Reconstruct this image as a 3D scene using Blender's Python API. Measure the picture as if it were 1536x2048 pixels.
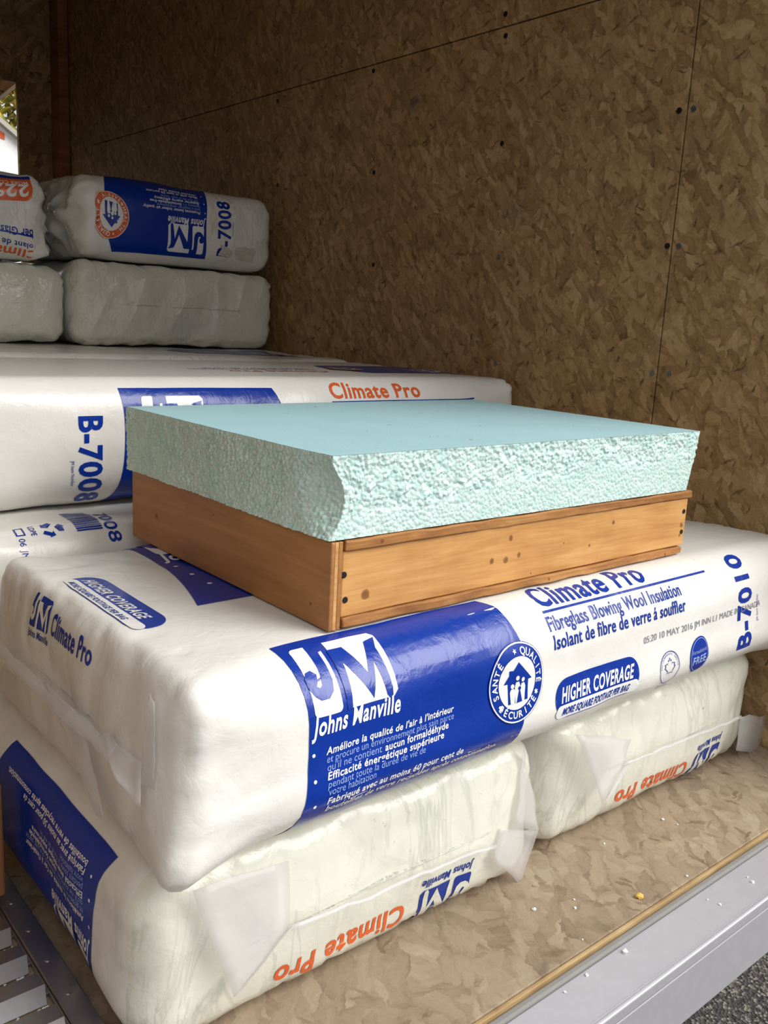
import bpy, bmesh, math, random
import numpy as np
from mathutils import Vector, Matrix
from mathutils.bvhtree import BVHTree

for o in list(bpy.data.objects):
    bpy.data.objects.remove(o, do_unlink=True)
SC = bpy.context.scene
COL = SC.collection
random.seed(7)
RNG = np.random.default_rng(11)
PI = math.pi

# ------------------------------------------------------------------ camera
CAM_C = np.array([-0.4818, -0.6354, 0.2890])
YAW, PITCH, ROLL, FPX = 0.70716, -0.21025, 0.05327, 1776.6
_f = np.array([math.sin(YAW) * math.cos(PITCH), math.cos(YAW) * math.cos(PITCH), math.sin(PITCH)])
_r = np.array([math.cos(YAW), -math.sin(YAW), 0.0])
_u = np.cross(_r, _f)
_c, _s = math.cos(ROLL), math.sin(ROLL)
CR, CU = _c * _r + _s * _u, -_s * _r + _c * _u
cam_d = bpy.data.cameras.new('camera')
cam = bpy.data.objects.new('camera', cam_d)
COL.objects.link(cam)
cam_d.sensor_fit = 'VERTICAL'
cam_d.sensor_height = 36.0
cam_d.lens = FPX / 2048 * 36.0
cam_d.clip_start = 0.02
cam.matrix_world = Matrix([[CR[0], CU[0], -_f[0], CAM_C[0]], [CR[1], CU[1], -_f[1], CAM_C[1]],
                           [CR[2], CU[2], -_f[2], CAM_C[2]], [0, 0, 0, 1]])
SC.camera = cam


def at(px, py, axis, val):
    """pixel of the photograph -> point on the plane (axis = val) it lies on"""
    d = _f + CR * (px - 768) / FPX - CU * (py - 1024) / FPX
    t = (val - CAM_C[axis]) / d[axis]
    return CAM_C + t * d


# ------------------------------------------------------------------ world, exposure
world = bpy.data.worlds.new('overcast_sky')
SC.world = world
world.use_nodes = True
wn = world.node_tree.nodes
# overcast sky: luminance rises from the horizon to the zenith, (1 + 2 sin e) / 3
_wt = world.node_tree
_tc = wn.new('ShaderNodeTexCoord'); _sx = wn.new('ShaderNodeSeparateXYZ'); _mr = wn.new('ShaderNodeMapRange'); _vm = wn.new('ShaderNodeVectorMath')
_vm.operation = 'SCALE'
_vm.inputs[0].default_value = (0.95, 0.97, 1.0)
_mr.inputs['From Min'].default_value = 0.0; _mr.inputs['From Max'].default_value = 1.0
_mr.inputs['To Min'].default_value = 1 / 3; _mr.inputs['To Max'].default_value = 1.0
_wt.links.new(_tc.outputs['Generated'], _sx.inputs[0]); _wt.links.new(_sx.outputs[2], _mr.inputs['Value'])
_wt.links.new(_mr.outputs[0], _vm.inputs['Scale']); _wt.links.new(_vm.outputs[0], wn['Background'].inputs[0])
wn['Background'].inputs[1].default_value = 1.0
SC.view_settings.view_transform = 'Standard'
SC.view_settings.look = 'None'
SC.view_settings.gamma = 1.0
SC.view_settings.use_curve_mapping = False
SC.view_settings.exposure = 0.66
sun_d = bpy.data.lights.new('sun_offscreen', 'SUN')
sun_d.energy = 2.15
sun_d.angle = math.radians(40)
sun_d.color = (1.0, 0.97, 0.93)
sun = bpy.data.objects.new('sun_offscreen', sun_d)
COL.objects.link(sun)
sun.rotation_euler = Vector((-0.45, 0.62, -0.64)).to_track_quat('-Z', 'Y').to_euler()
sun.location = (9.0, -12.4, 12.8)


# ------------------------------------------------------------------ helpers
def lin(c):
    return tuple(((v / 255) / 12.92 if v / 255 <= 0.04045 else ((v / 255 + 0.055) / 1.055) ** 2.4) for v in c) + (1,)


class NT:
    """small node-tree helper"""

    def __init__(s, name):
        s.m = bpy.data.materials.new(name)
        s.m.use_nodes = True
        s.t = s.m.node_tree
        s.b = s.t.nodes['Principled BSDF']
        s.out = s.t.nodes['Material Output']

    def n(s, kind, props=None, **ins):
        nd = s.t.nodes.new(kind)
        for k, v in (props or {}).items():
            setattr(nd, k, v)
        for k, v in ins.items():
            s.set(nd, k.replace('_', ' ') if k.replace('_', ' ') in [i.name for i in nd.inputs] else k, v)
        return nd

    def set(s, nd, key, v):
        if isinstance(key, str) and key.startswith('i') and key[1:].isdigit():
            key = int(key[1:])
        sock = nd.inputs[key]
        if isinstance(v, bpy.types.NodeSocket):
            s.t.links.new(v, sock)
        else:
            sock.default_value = v

    def coord(s):
        return s.n('ShaderNodeTexCoord').outputs['Object']

    def mapping(s, vec, loc=(0, 0, 0), rot=(0, 0, 0), sc=(1, 1, 1)):
        if any(rot):
            vec = s.n('ShaderNodeMapping', None, Vector=vec, Rotation=rot).outputs[0]
        return s.n('ShaderNodeMapping', None, Vector=vec, Location=loc, Scale=sc).outputs[0]

    def noise(s, vec, scale, detail=3, rough=0.55, dist=0.0):
        return s.n('ShaderNodeTexNoise', None, Vector=vec, Scale=scale, Detail=detail, Roughness=rough, Distortion=dist)

    def ramp(s, fac, stops, interp='LINEAR'):
        nd = s.n('ShaderNodeValToRGB', None, Fac=fac)
        cr = nd.color_ramp
        cr.interpolation = interp
        while len(cr.elements) < len(stops):
            cr.elements.new(0.5)
        for e, (p, c) in zip(cr.elements, stops):
            e.position = p
            e.color = c if len(c) == 4 else tuple(c) + (1,)
        return nd.outputs[0]

    def mix(s, fac, a, b, mode='MIX'):
        nd = s.n('ShaderNodeMix', {'data_type': 'RGBA', 'blend_type': mode})
        s.set(nd, 0, fac)
        s.set(nd, 6, a)
        s.set(nd, 7, b)
        return nd.outputs[2]

    def math(s, op, a, b=0.0, clamp=False):
        nd = s.n('ShaderNodeMath', {'operation': op, 'use_clamp': clamp})
        s.set(nd, 0, a)
        s.set(nd, 1, b)
        return nd.outputs[0]

    def bump(s, h, strength=0.3, dist=0.002):
        nd = s.n('ShaderNodeBump', None, Height=h, Strength=strength, Distance=dist)
        s.t.links.new(nd.outputs[0], s.b.inputs['Normal'])

    def fin(s, col=None, rough=None, spec=None, metal=None):
        for k, v in (('Base Color', col), ('Roughness', rough), ('Specular IOR Level', spec), ('Metallic', metal)):
            if v is not None:
                s.set(s.b, k, v)
        return s.m


def mesh_obj(name, V, F, mat, parent=None, smooth=False):
    me = bpy.data.meshes.new(name)
    me.from_pydata([tuple(map(float, v)) for v in V], [], [tuple(int(i) for i in f) for f in F])
    me.materials.append(mat)
    if smooth:
        me.polygons.foreach_set('use_smooth', [True] * len(me.polygons))
    me.update()
    o = bpy.data.objects.new(name, me)
    COL.objects.link(o)
    if parent is not None:
        o.parent = parent
    return o


def bm_obj(name, bm, mat, parent=None, smooth=False):
    me = bpy.data.meshes.new(name)
    bm.normal_update()
    bm.to_mesh(me)
    bm.free()
    me.materials.append(mat)
    if smooth:
        me.polygons.foreach_set('use_smooth', [True] * len(me.polygons))
    o = bpy.data.objects.new(name, me)
    COL.objects.link(o)
    if parent is not None:
        o.parent = parent
    return o


def box_bm(lo, hi, bev=0.0, seg=2, bm=None):
    bm = bm or bmesh.new()
    r = bmesh.ops.create_cube(bm, size=1)
    vs = r['verts']
    for v in vs:
        v.co = Vector([(lo[k] + hi[k]) / 2 + v.co[k] * (hi[k] - lo[k]) for k in range(3)])
    if bev > 0:
        es = list({e for v in vs for e in v.link_edges})
        bmesh.ops.bevel(bm, geom=es, offset=bev, segments=seg, affect='EDGES', profile=0.5)
    return bm


def box(name, lo, hi, mat, parent=None, bev=0.0, seg=2):
    return bm_obj(name, box_bm(lo, hi, bev, seg), mat, parent, False)


def empty(name, loc, rz=0.0):
    o = bpy.data.objects.new(name, None)
    o.empty_display_size = 0.05
    COL.objects.link(o)
    o.location = loc
    o.rotation_euler = (0, 0, rz)
    return o


def tag(o, label, cat, group=None):
    o['label'] = label
    o['category'] = cat
    if group:
        o['group'] = group
    return o


def struct(o):
    o['kind'] = 'structure'
    return o


def _hash(ix, iy, iz, seed):
    h = np.sin(ix * 127.1 + iy * 311.7 + iz * 74.7 + seed * 53.13) * 43758.5453
    return h - np.floor(h)


def vnoise(p, seed=0):
    """value noise in [-1, 1] for an (n, 3) array"""
    p = np.asarray(p, float)
    i = np.floor(p)
    f = p - i
    f = f * f * f * (f * (f * 6 - 15) + 10)
    x, y, z = i.T
    fx, fy, fz = f.T
    r = 0
    for dx in (0, 1):
        wx = fx if dx else 1 - fx
        for dy in (0, 1):
            wy = fy if dy else 1 - fy
            for dz in (0, 1):
                wz = fz if dz else 1 - fz
                r = r + wx * wy * wz * _hash(x + dx, y + dy, z + dz, seed)
    return r * 2 - 1


def fbm(p, seed=0, octv=3):
    r, a = 0, 1.0
    p = np.asarray(p, float)
    for k in range(octv):
        r = r + a * vnoise(p * 2 ** k + 17.3 * k, seed + k)
        a *= 0.5
    return r


def voro(p, seed=0):
    """distance to the nearest jittered point, cell size 1"""
    p = np.asarray(p, float)
    i = np.floor(p)
    best = np.full(len(p), 9.0)
    for dx in (-1, 0, 1):
        for dy in (-1, 0, 1):
            for dz in (-1, 0, 1):
                c = i + (dx, dy, dz)
                q = np.stack([c[:, k] + 0.1 + 0.8 * _hash(c[:, 0], c[:, 1], c[:, 2], seed + 5 * k) for k in range(3)], 1)
                best = np.minimum(best, ((p - q) ** 2).sum(1))
    return np.sqrt(best)


# ------------------------------------------------------------------ materials
def m_film(name, base, vein=0.0, rough=0.3, dirt=0.0, crumple=0.0):
    t = NT(name)
    co = t.coord()
    n1 = t.noise(co, 9, 4, 0.6)
    col = t.mix(t.ramp(n1.outputs[0], [(0.35, (0, 0, 0)), (0.7, (1, 1, 1))]), base, tuple(c * 0.95 for c in base[:3]) + (1,))
    if vein > 0:
        n2 = t.noise(t.mapping(co, sc=(14, 14, 4)), 1.0, 5, 0.6, 1.2)
        v = t.ramp(n2.outputs[0], [(0.0, (0, 0, 0)), (0.46, (0, 0, 0)), (0.50, (1, 1, 1)), (0.54, (0, 0, 0))])
        n3 = t.noise(co, 5, 2)
        v = t.math('MULTIPLY', v, t.math('MULTIPLY', t.ramp(n3.outputs[0], [(0.42, (0, 0, 0)), (0.62, (1, 1, 1))]), vein))
        col = t.mix(v, col, lin((150, 158, 146)))
    if dirt > 0:
        n4 = t.noise(co, 60, 3, 0.7)
        n5 = t.noise(co, 7, 2)
        d = t.math('MULTIPLY', t.ramp(n4.outputs[0], [(0.66, (0, 0, 0)), (0.74, (1, 1, 1))]),
                   t.ramp(n5.outputs[0], [(0.5, (0, 0, 0)), (0.62, (1, 1, 1))]))
        col = t.mix(t.math('MULTIPLY', d, dirt), col, lin((92, 82, 66)))
    b1 = t.noise(co, 34, 4, 0.6, 0.6)
    b2 = t.noise(t.mapping(co, sc=(1, 1, 1)), 120, 2, 0.5)
    h = t.math('ADD', b1.outputs[0], t.math('MULTIPLY', b2.outputs[0], 0.2))
    if crumple > 0:
        vc_ = t.n('ShaderNodeTexVoronoi', {'feature': 'F1'}, Vector=t.mapping(co, rot=(0.6, 0.2, 0.5), sc=(9, 16, 7)), Scale=1.0)
        h = t.math('ADD', h, t.math('MULTIPLY', vc_.outputs['Distance'], crumple))
    t.bump(h, 0.28 + 0.3 * (crumple > 0), 0.004 + 0.004 * (crumple > 0))
    return t.fin(col, rough, 0.5)


def m_print(name, rgb, rough=0.25):
    t = NT(name)
    co = t.coord()
    b1 = t.noise(co, 34, 4, 0.6, 0.6)
    t.bump(b1.outputs[0], 0.28, 0.004)
    n = t.noise(co, 30, 3)
    c = lin(rgb)
    col = t.mix(n.outputs[0], tuple(v * 0.92 for v in c[:3]) + (1,), c)
    return t.fin(col, rough, 0.5)


def m_plain(name, rgb, rough=0.5, metal=0.0, var=0.15, scale=40):
    t = NT(name)
    co = t.coord()
    n = t.noise(co, scale, 4, 0.6)
    c = lin(rgb)
    col = t.mix(n.outputs[0], tuple(v * (1 - var) for v in c[:3]) + (1,), tuple(min(1, v * (1 + var)) for v in c[:3]) + (1,))
    return t.fin(col, rough, 0.5, metal)


def m_osb(name, plane, stops, dark, seed=0.0, extra=None, size=1.0, rough=0.72):
    """oriented strand board: overlapping flakes lying at several angles. plane = normal axis"""
    t = NT(name)
    co = t.coord()
    if plane == 'X':
        co = t.n('ShaderNodeCombineXYZ')
        sp = t.n('ShaderNodeSeparateXYZ', None, Vector=t.coord())
        t.set(co, 0, sp.outputs[1]); t.set(co, 1, sp.outputs[2]); co = co.outputs[0]
    elif plane == 'Y':
        co = t.n('ShaderNodeCombineXYZ')
        sp = t.n('ShaderNodeSeparateXYZ', None, Vector=t.coord())
        t.set(co, 0, sp.outputs[0]); t.set(co, 1, sp.outputs[2]); co = co.outputs[0]
    else:
        co = t.n('ShaderNodeCombineXYZ')
        sp = t.n('ShaderNodeSeparateXYZ', None, Vector=t.coord())
        t.set(co, 0, sp.outputs[0]); t.set(co, 1, sp.outputs[1]); co = co.outputs[0]
    co = t.mapping(co, loc=(seed, seed * 0.7, 0), sc=(size, size, 1))
    dn = t.noise(co, 34, 5, 0.7)
    wob = t.n('ShaderNodeVectorMath', {'operation': 'MULTIPLY_ADD'})
    t.set(wob, 0, dn.outputs[1]); t.set(wob, 1, (0.03, 0.03, 0)); t.set(wob, 2, co)
    w = wob.outputs[0]
    vals = []
    for k, (ang, sx, sy) in enumerate([(0.25, 11, 30), (1.25, 14, 38), (-0.75, 12, 44), (2.1, 20, 55)]):
        mp = t.mapping(w, loc=(k * 3.7, k * 1.9, 0), rot=(0, 0, ang), sc=(sx, sy, 1))
        v = t.n('ShaderNodeTexVoronoi', {'voronoi_dimensions': '2D', 'feature': 'F1'}, Vector=mp, Scale=1.0, Randomness=1.0)
        spc = t.n('ShaderNodeSeparateColor', None, Color=v.outputs['Color'])
        gg = t.noise(t.mapping(w, loc=(k * 5.1, 0, 0), rot=(0, 0, ang), sc=(sx * 2.2, sy * 5.0, 1)), 1.0, 3, 0.6)
        edge_ = t.math('MULTIPLY', t.ramp(v.outputs['Distance'], [(0.45, (0, 0, 0)), (0.8, (1, 1, 1))]), -0.35)
        val = t.math('ADD', t.math('ADD', t.math('MULTIPLY', spc.outputs[0], 0.62), t.math('MULTIPLY', gg.outputs[0], 0.75)), edge_)
        vals.append((val, spc.outputs[1]))
    acc = t.math('SUBTRACT', vals[0][0], 0.18)
    for k in (1, 2, 3):
        sel = t.math('GREATER_THAN', vals[k][1], 0.5 + 0.04 * k)
        nd = t.n('ShaderNodeMix', {'data_type': 'FLOAT'})
        t.set(nd, 0, sel); t.set(nd, 2, acc); t.set(nd, 3, t.math('SUBTRACT', vals[k][0], 0.18))
        acc = nd.outputs[0]
    grain = t.noise(t.mapping(w, rot=(0, 0, 0.4), sc=(30, 160, 1)), 1.0, 4, 0.6)
    soft = t.noise(co, 4.5, 4, 0.6)
    fine = t.noise(w, 70, 5, 0.7)
    f = t.math('ADD', t.math('MULTIPLY', acc, 0.42), t.math('ADD', t.math('MULTIPLY', grain.outputs[0], 0.12), t.math('MULTIPLY', soft.outputs[0], 0.30)))
    f = t.math('ADD', f, t.math('MULTIPLY', fine.outputs[0], 0.32))
    f = t.math('SUBTRACT', f, 0.08)
    col = t.ramp(f, stops)
    # thin dark slivers between flakes, at several angles
    sl = None
    for k, (ang, sx, sy) in enumerate([(0.5, 17, 95), (-0.35, 24, 130), (1.3, 30, 110)]):
        mp = t.mapping(w, loc=(9 + k * 3.3, 4 + k, 0), rot=(0, 0, ang), sc=(sx, sy, 1))
        v = t.n('ShaderNodeTexVoronoi', {'voronoi_dimensions': '2D', 'feature': 'F1'}, Vector=mp, Scale=1.0, Randomness=1.0)
        sc_ = t.n('ShaderNodeSeparateColor', None, Color=v.outputs['Color'])
        q = t.math('MULTIPLY', t.math('GREATER_THAN', sc_.outputs[0], 0.965), t.ramp(v.outputs['Distance'], [(0.2, (1, 1, 1)), (0.5, (0, 0, 0))]))
        q = t.math('MULTIPLY', q, sc_.outputs[1])
        sl = q if sl is None else t.math('MAXIMUM', sl, q)
    col = t.mix(t.math('MULTIPLY', sl, 0.8), col, dark)
    # rubbed, slightly greyed areas
    rub = t.ramp(t.noise(t.mapping(co, rot=(0, 0, 0.15), sc=(2.2, 5.5, 1)), 1.0, 5, 0.65, 0.5).outputs[0], [(0.48, (0, 0, 0)), (0.7, (1, 1, 1))])
    col = t.mix(t.math('MULTIPLY', rub, 0.35), col, stops[1][1])
    if extra:
        for (cx, cy, sx, sy, ang, rgb, k) in extra:     # stains with a shape of their own, in plane metres
            base = t.n('ShaderNodeVectorMath', {'operation': 'SUBTRACT'})
            t.set(base, 0, w); t.set(base, 1, ((cx + seed / size * 1.0) * size + 0.015, (cy + seed * 0.7 / size) * size + 0.015, 0))
            mm = t.mapping(base.outputs[0], rot=(0, 0, -ang), sc=(1 / sx / size, 1 / sy / size, 1))
            ln = t.n('ShaderNodeVectorMath', {'operation': 'LENGTH'})
            t.set(ln, 0, mm)
            nn = t.noise(co, 60, 4, 0.7)
            q = t.math('ADD', ln.outputs['Value'], t.math('MULTIPLY', nn.outputs[0], 0.9))
            q = t.ramp(q, [(0.45, (1, 1, 1)), (1.0, (0, 0, 0))])
            col = t.mix(t.math('MULTIPLY', q, k), col, lin(rgb))
    h = t.math('ADD', acc, t.math('MULTIPLY', grain.outputs[0], 0.6))
    h = t.math('SUBTRACT', h, t.math('MULTIPLY', sl, 1.0))
    t.bump(h, 0.35, 0.0012)
    return t.fin(col, rough, 0.3)


def m_wood(name, c0, c1, c2, axis='X', knots=(), scale=1.0, rough=0.6):
    """plain sawn wood; knots in object coordinates (u along axis, z up, radius)"""
    t = NT(name)
    o = t.coord()
    sp = t.n('ShaderNodeSeparateXYZ', None, Vector=o)
    cb = t.n('ShaderNodeCombineXYZ')
    t.set(cb, 0, sp.outputs[0 if axis == 'X' else 1]); t.set(cb, 1, sp.outputs[2]); t.set(cb, 2, sp.outputs[1 if axis == 'X' else 0])
    co = cb.outputs[0]
    dist = None
    for (ku, kz, kr) in knots:
        d = t.n('ShaderNodeVectorMath', {'operation': 'SUBTRACT'})
        t.set(d, 0, co); t.set(d, 1, (ku, kz, 0))
        mp = t.mapping(d.outputs[0], sc=(1 / kr, 1 / kr, 0))
        l = t.n('ShaderNodeVectorMath', {'operation': 'LENGTH'})
        t.set(l, 0, mp)
        dist = l.outputs['Value'] if dist is None else t.math('MINIMUM', dist, l.outputs['Value'])
    wv = t.noise(t.mapping(co, sc=(3 * scale, 26 * scale, 6)), 1.0, 4, 0.6, 0.8)
    gr = t.noise(t.mapping(co, sc=(16 * scale, 240 * scale, 30)), 1.0, 3, 0.6)
    bl = t.noise(co, 14 * scale, 3)
    f = t.math('ADD', t.math('MULTIPLY', wv.outputs[0], 0.55), t.math('ADD', t.math('MULTIPLY', gr.outputs[0], 0.25), t.math('MULTIPLY', bl.outputs[0], 0.25)))
    col = t.ramp(f, [(0.36, c0), (0.53, c1), (0.68, c2)])
    if dist is not None:
        nn = t.noise(co, 90, 3)
        dd = t.math('ADD', dist, t.math('MULTIPLY', nn.outputs[0], 0.8))
        k = t.ramp(dd, [(0.5, (1, 1, 1)), (0.9, (0.75, 0.75, 0.75)), (1.25, (0.25, 0.25, 0.25)), (2.1, (0, 0, 0))])
        col = t.mix(t.math('MULTIPLY', k, 0.8), col, lin((96, 58, 28)))
    t.bump(t.math('ADD', gr.outputs[0], wv.outputs[0]), 0.25, 0.0008)
    return t.fin(col, rough, 0.35)


BAG_WHITE = lin((229, 227, 221))
M = {}
M['bag'] = m_film('bag_film_white', BAG_WHITE, vein=0.0, dirt=0.35)
M['bag_end'] = m_film('bag_film_clear_wool', lin((222, 221, 206)), vein=0.35, rough=0.24, dirt=0.6)
M['bag_dull'] = m_film('bag_film_dull_end', lin((222, 221, 206)), vein=0.15, rough=0.14, dirt=0.2, crumple=3.0)
M['bag_old'] = m_film('bag_film_aged', BAG_WHITE, vein=0.35, rough=0.24, dirt=0.3)
M['blue'] = m_print('print_blue', (2, 50, 150))
M['navy'] = M['blue']
M['orange'] = m_print('print_orange', (222, 98, 46))
M['white'] = m_print('print_white', (236, 236, 234))
M['pale'] = m_print('print_pale_blue', (150, 172, 222))
M['grey'] = m_print('print_ink_grey', (140, 140, 146))
M['wool'] = None


def m_wool():
    t = NT('fibreglass_wool')
    co = t.coord()
    n = t.noise(co, 40, 5, 0.7)
    col = t.ramp(n.outputs[0], [(0.3, lin((206, 203, 188))), (0.65, lin((226, 224, 208)))])
    t.bump(t.noise(co, 90, 5, 0.75).outputs[0], 0.9, 0.008)
    return t.fin(col, 0.95, 0.1)


M['wool'] = m_wool()


def m_clear():
    t = NT('clear_film')
    co = t.coord()
    n = t.noise(co, 24, 4, 0.6, 0.8)
    t.fin(lin((236, 234, 236)), 0.16, 0.6)
    t.bump(n.outputs[0], 0.4, 0.004)
    tr = t.n('ShaderNodeBsdfTransparent')
    tl = t.n('ShaderNodeBsdfTranslucent', None, Color=lin((238, 236, 236)))
    a = t.n('ShaderNodeMixShader')
    t.set(a, 0, 0.35); t.set(a, 1, t.b.outputs[0]); t.set(a, 2, tl.outputs[0])
    b = t.n('ShaderNodeMixShader')
    t.set(b, 0, 0.62); t.set(b, 1, a.outputs[0]); t.set(b, 2, tr.outputs[0])
    t.t.links.new(b.outputs[0], t.out.inputs['Surface'])
    return t.m


M['clear'] = m_clear()
WALL_STOPS = [(0.18, lin((110, 84, 54))), (0.40, lin((152, 120, 80))), (0.58, lin((180, 148, 104))), (0.80, lin((206, 178, 134)))]
M['osb_wall'] = m_osb('osb_wall', 'X', WALL_STOPS, lin((58, 40, 24)), 3.1,
                      extra=[(0.933, 0.76, 0.055, 0.03, -0.5, (40, 74, 84), 0.75), (0.75, 0.437, 0.11, 0.007, 0.02, (62, 50, 38), 0.7),
                             (0.62, 0.52, 0.10, 0.05, 0.3, (120, 108, 88), 0.4), (0.40, 0.36, 0.05, 0.03, 0.3, (74, 66, 58), 0.5)], size=1.7)
M['osb_dark'] = m_osb('osb_dark', 'Y', WALL_STOPS, lin((58, 40, 24)), 8.3)
M['osb_left'] = m_osb('osb_left', 'X', WALL_STOPS, lin((58, 40, 24)), 5.3)
M['osb_roof'] = m_osb('osb_roof', 'Z', WALL_STOPS, lin((58, 40, 24)), 5.7)
M['osb_floor'] = m_osb('osb_floor', 'Z', [(0.20, lin((116, 97, 78))), (0.42, lin((143, 125, 103))), (0.60, lin((158, 141, 118))), (0.80, lin((176, 161, 138)))],
                       lin((104, 80, 58)), 1.7, size=1.2)
M['osb_edge'] = m_wood('osb_edge', lin((132, 104, 66)), lin((164, 136, 94)), lin((186, 160, 118)), scale=2.0)
M['stud'] = m_wood('stud_wood', lin((120, 72, 42)), lin((150, 96, 58)), lin((170, 116, 74)), scale=1.0)
M['alu'] = m_plain('aluminium', (188, 186, 192), 0.42, 0.35, 0.08, 60)
M['caulk'] = m_plain('grey_caulk', (132, 130, 126), 0.7)
M['steel'] = m_plain('plate_steel', (176, 174, 176), 0.30, 0.9, 0.2, 30)
M['screw'] = m_plain('zinc_screw', (136, 140, 142), 0.35, 0.8)
M['screwdark'] = m_plain('dark_screw', (54, 52, 52), 0.45, 0.6)
M['crumb'] = m_plain('foam_crumb', (232, 234, 228), 0.8)
M['chip'] = m_plain('yellow_wood_chip', (214, 172, 84), 0.7)
M['post'] = m_plain('brown_post', (150, 98, 58), 0.7)


def m_asphalt():
    t = NT('asphalt')
    co = t.coord()
    v = t.n('ShaderNodeTexVoronoi', None, Vector=co, Scale=190.0)
    s = t.n('ShaderNodeSeparateColor', None, Color=v.outputs['Color'])
    n = t.noise(co, 3.5, 4)
    f = t.math('ADD', t.math('MULTIPLY', s.outputs[0], 0.6), t.math('MULTIPLY', n.outputs[0], 0.4))
    col = t.ramp(f, [(0.25, lin((46, 44, 43))), (0.62, lin((74, 71, 68))), (0.85, lin((140, 134, 122)))])
    t.bump(v.outputs['Distance'], 0.8, 0.006)
    return t.fin(col, 0.85, 0.3)


M['asphalt'] = m_asphalt()

# ------------------------------------------------------------------ the setting: cargo box of a truck
WX = 0.885          # inner face of the right wall
FZ = -0.36          # floor top
RZ = 1.48           # ceiling
LX = -0.68          # left wall
BY = 3.0            # front bulkhead
REAR = -0.152

fl = struct(empty('floor', (0, 0, FZ)))
box('osb_sheet', (LX, REAR + 0.0, -0.018), (WX + 0.02, 2.28, 0), M['osb_floor'], fl, 0.001)
box('osb_sheet', (LX, 2.283, -0.018), (WX + 0.02, BY, 0), M['osb_floor'], fl, 0.001)
box('osb_nosing', (LX, REAR - 0.005, -0.017), (WX, REAR - 0.0005, -0.0015), M['osb_edge'], fl, 0.001)
tr = struct(empty('trim_1', (0, 0, FZ)))
box('caulk_bead', (LX, REAR - 0.0135, -0.020), (WX, REAR - 0.0055, -0.006), M['caulk'], tr, 0.002)
box('sill_top', (LX, -0.218, -0.026), (WX, REAR - 0.014, -0.010), M['alu'], tr, 0.001)
box('sill_lip', (LX, -0.2245, -0.022), (WX, -0.2185, -0.007), M['alu'], tr, 0.0026, 3)
box('sill_face', (LX, -0.222, -0.098), (WX, -0.210, -0.0265), M['alu'], tr, 0.001)
box('sill_base', (LX, -0.2095, -0.085), (WX, -0.02, -0.0265), M['alu'], tr, 0.001)


def screw(name, loc, normal, r, mat, parent):
    """countersunk cross-head screw: disc head with a cross recess"""
    bm = bmesh.new()
    N = 14
    prof = [(r, 0.0), (r * 0.99, r * 0.03), (r * 0.97, r * 0.06), (0.0, r * 0.06)]
    rings = []
    for (rr, h) in prof[:-1]:
        rings.append([bm.verts.new((rr * math.cos(2 * PI * k / N), rr * math.sin(2 * PI * k / N), h)) for k in range(N)])
    tip = bm.verts.new((0, 0, prof[-1][1]))
    for a, b in zip(rings, rings[1:]):
        for k in range(N):
            bm.faces.new((a[k], a[(k + 1) % N], b[(k + 1) % N], b[k]))
    for k in range(N):
        bm.faces.new((rings[-1][k], rings[-1][(k + 1) % N], tip))
    gp, R1 = r * 0.12, r * 0.94
    for qd in range(4):                                     # four raised quarters leave the cross slot open
        t0, t1 = math.asin(gp / R1), PI / 2 - math.asin(gp / R1)
        P = [(gp, gp)] + [(R1 * math.cos(t0 + (t1 - t0) * k / 4), R1 * math.sin(t0 + (t1 - t0) * k / 4)) for k in range(5)]
        c, sn = math.cos(qd * PI / 2), math.sin(qd * PI / 2)
        P = [(x * c - y * sn, x * sn + y * c) for x, y in P]
        lo_ = [bm.verts.new((x, y, r * 0.05)) for x, y in P]
        hi_ = [bm.verts.new((x * 0.97, y * 0.97, r * 0.26)) for x, y in P]
        bm.faces.new(hi_)
        for k in range(6):
            bm.faces.new((lo_[k], lo_[(k + 1) % 6], hi_[(k + 1) % 6], hi_[k]))
    o = bm_obj(name, bm, mat, parent)
    bm = box_bm((-r * 0.9, -gp * 0.9, r * 0.05), (r * 0.9, gp * 0.9, r * 0.08))
    box_bm((-gp * 0.9, -r * 0.9, r * 0.05), (gp * 0.9, r * 0.9, r * 0.0801), bm=bm)
    bm_obj('cross_recess', bm, mat, o)
    o.location = loc
    o.rotation_euler = Vector(normal).to_track_quat('Z', 'Y').to_euler()
    return o


wr = struct(empty('wall_right', (WX, 0, 0)))
SEAM_Y, SEAM_Z = 0.255, 0.862
g = 0.0012
panels = [((SEAM_Y + g, FZ), (2.69, SEAM_Z - g)), ((SEAM_Y + g, SEAM_Z + g), (2.69, RZ)),
          ((REAR - 0.06, FZ), (SEAM_Y - g, RZ)), ((2.692, FZ), (BY, RZ))]
for k, (a, b) in enumerate(panels):
    box('osb_panel', (0 if k != 1 else -0.0015, a[0], a[1]), (0.012, b[0], b[1]), M['osb_wall'], wr, 0.0012)
box('backing', (0.013, REAR - 0.06, FZ), (0.03, BY, RZ), M['stud'], wr)
for (y, z, d) in [(0.270, 0.655, 1), (0.243, 0.654, 0), (0.263, 0.44, 1), (0.241, 0.439, 0), (0.265, 0.226, 0), (0.231, 0.228, 0),
                  (0.664, 0.647, 1), (0.650, 0.429, 0), (0.636, 0.218, 0), (1.083, 0.848, 1), (0.679, 0.884, 1), (0.676, 0.845, 1),
                  (1.064, 0.627, 1), (1.05, 0.42, 1), (1.48, 0.84, 1), (1.47, 0.63, 1)]:
    screw('screw', (-0.0016 if z > SEAM_Z else 0, y, z), (-1, 0, 0), 0.0052, M['screwdark'] if d else M['screw'], wr)

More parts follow.
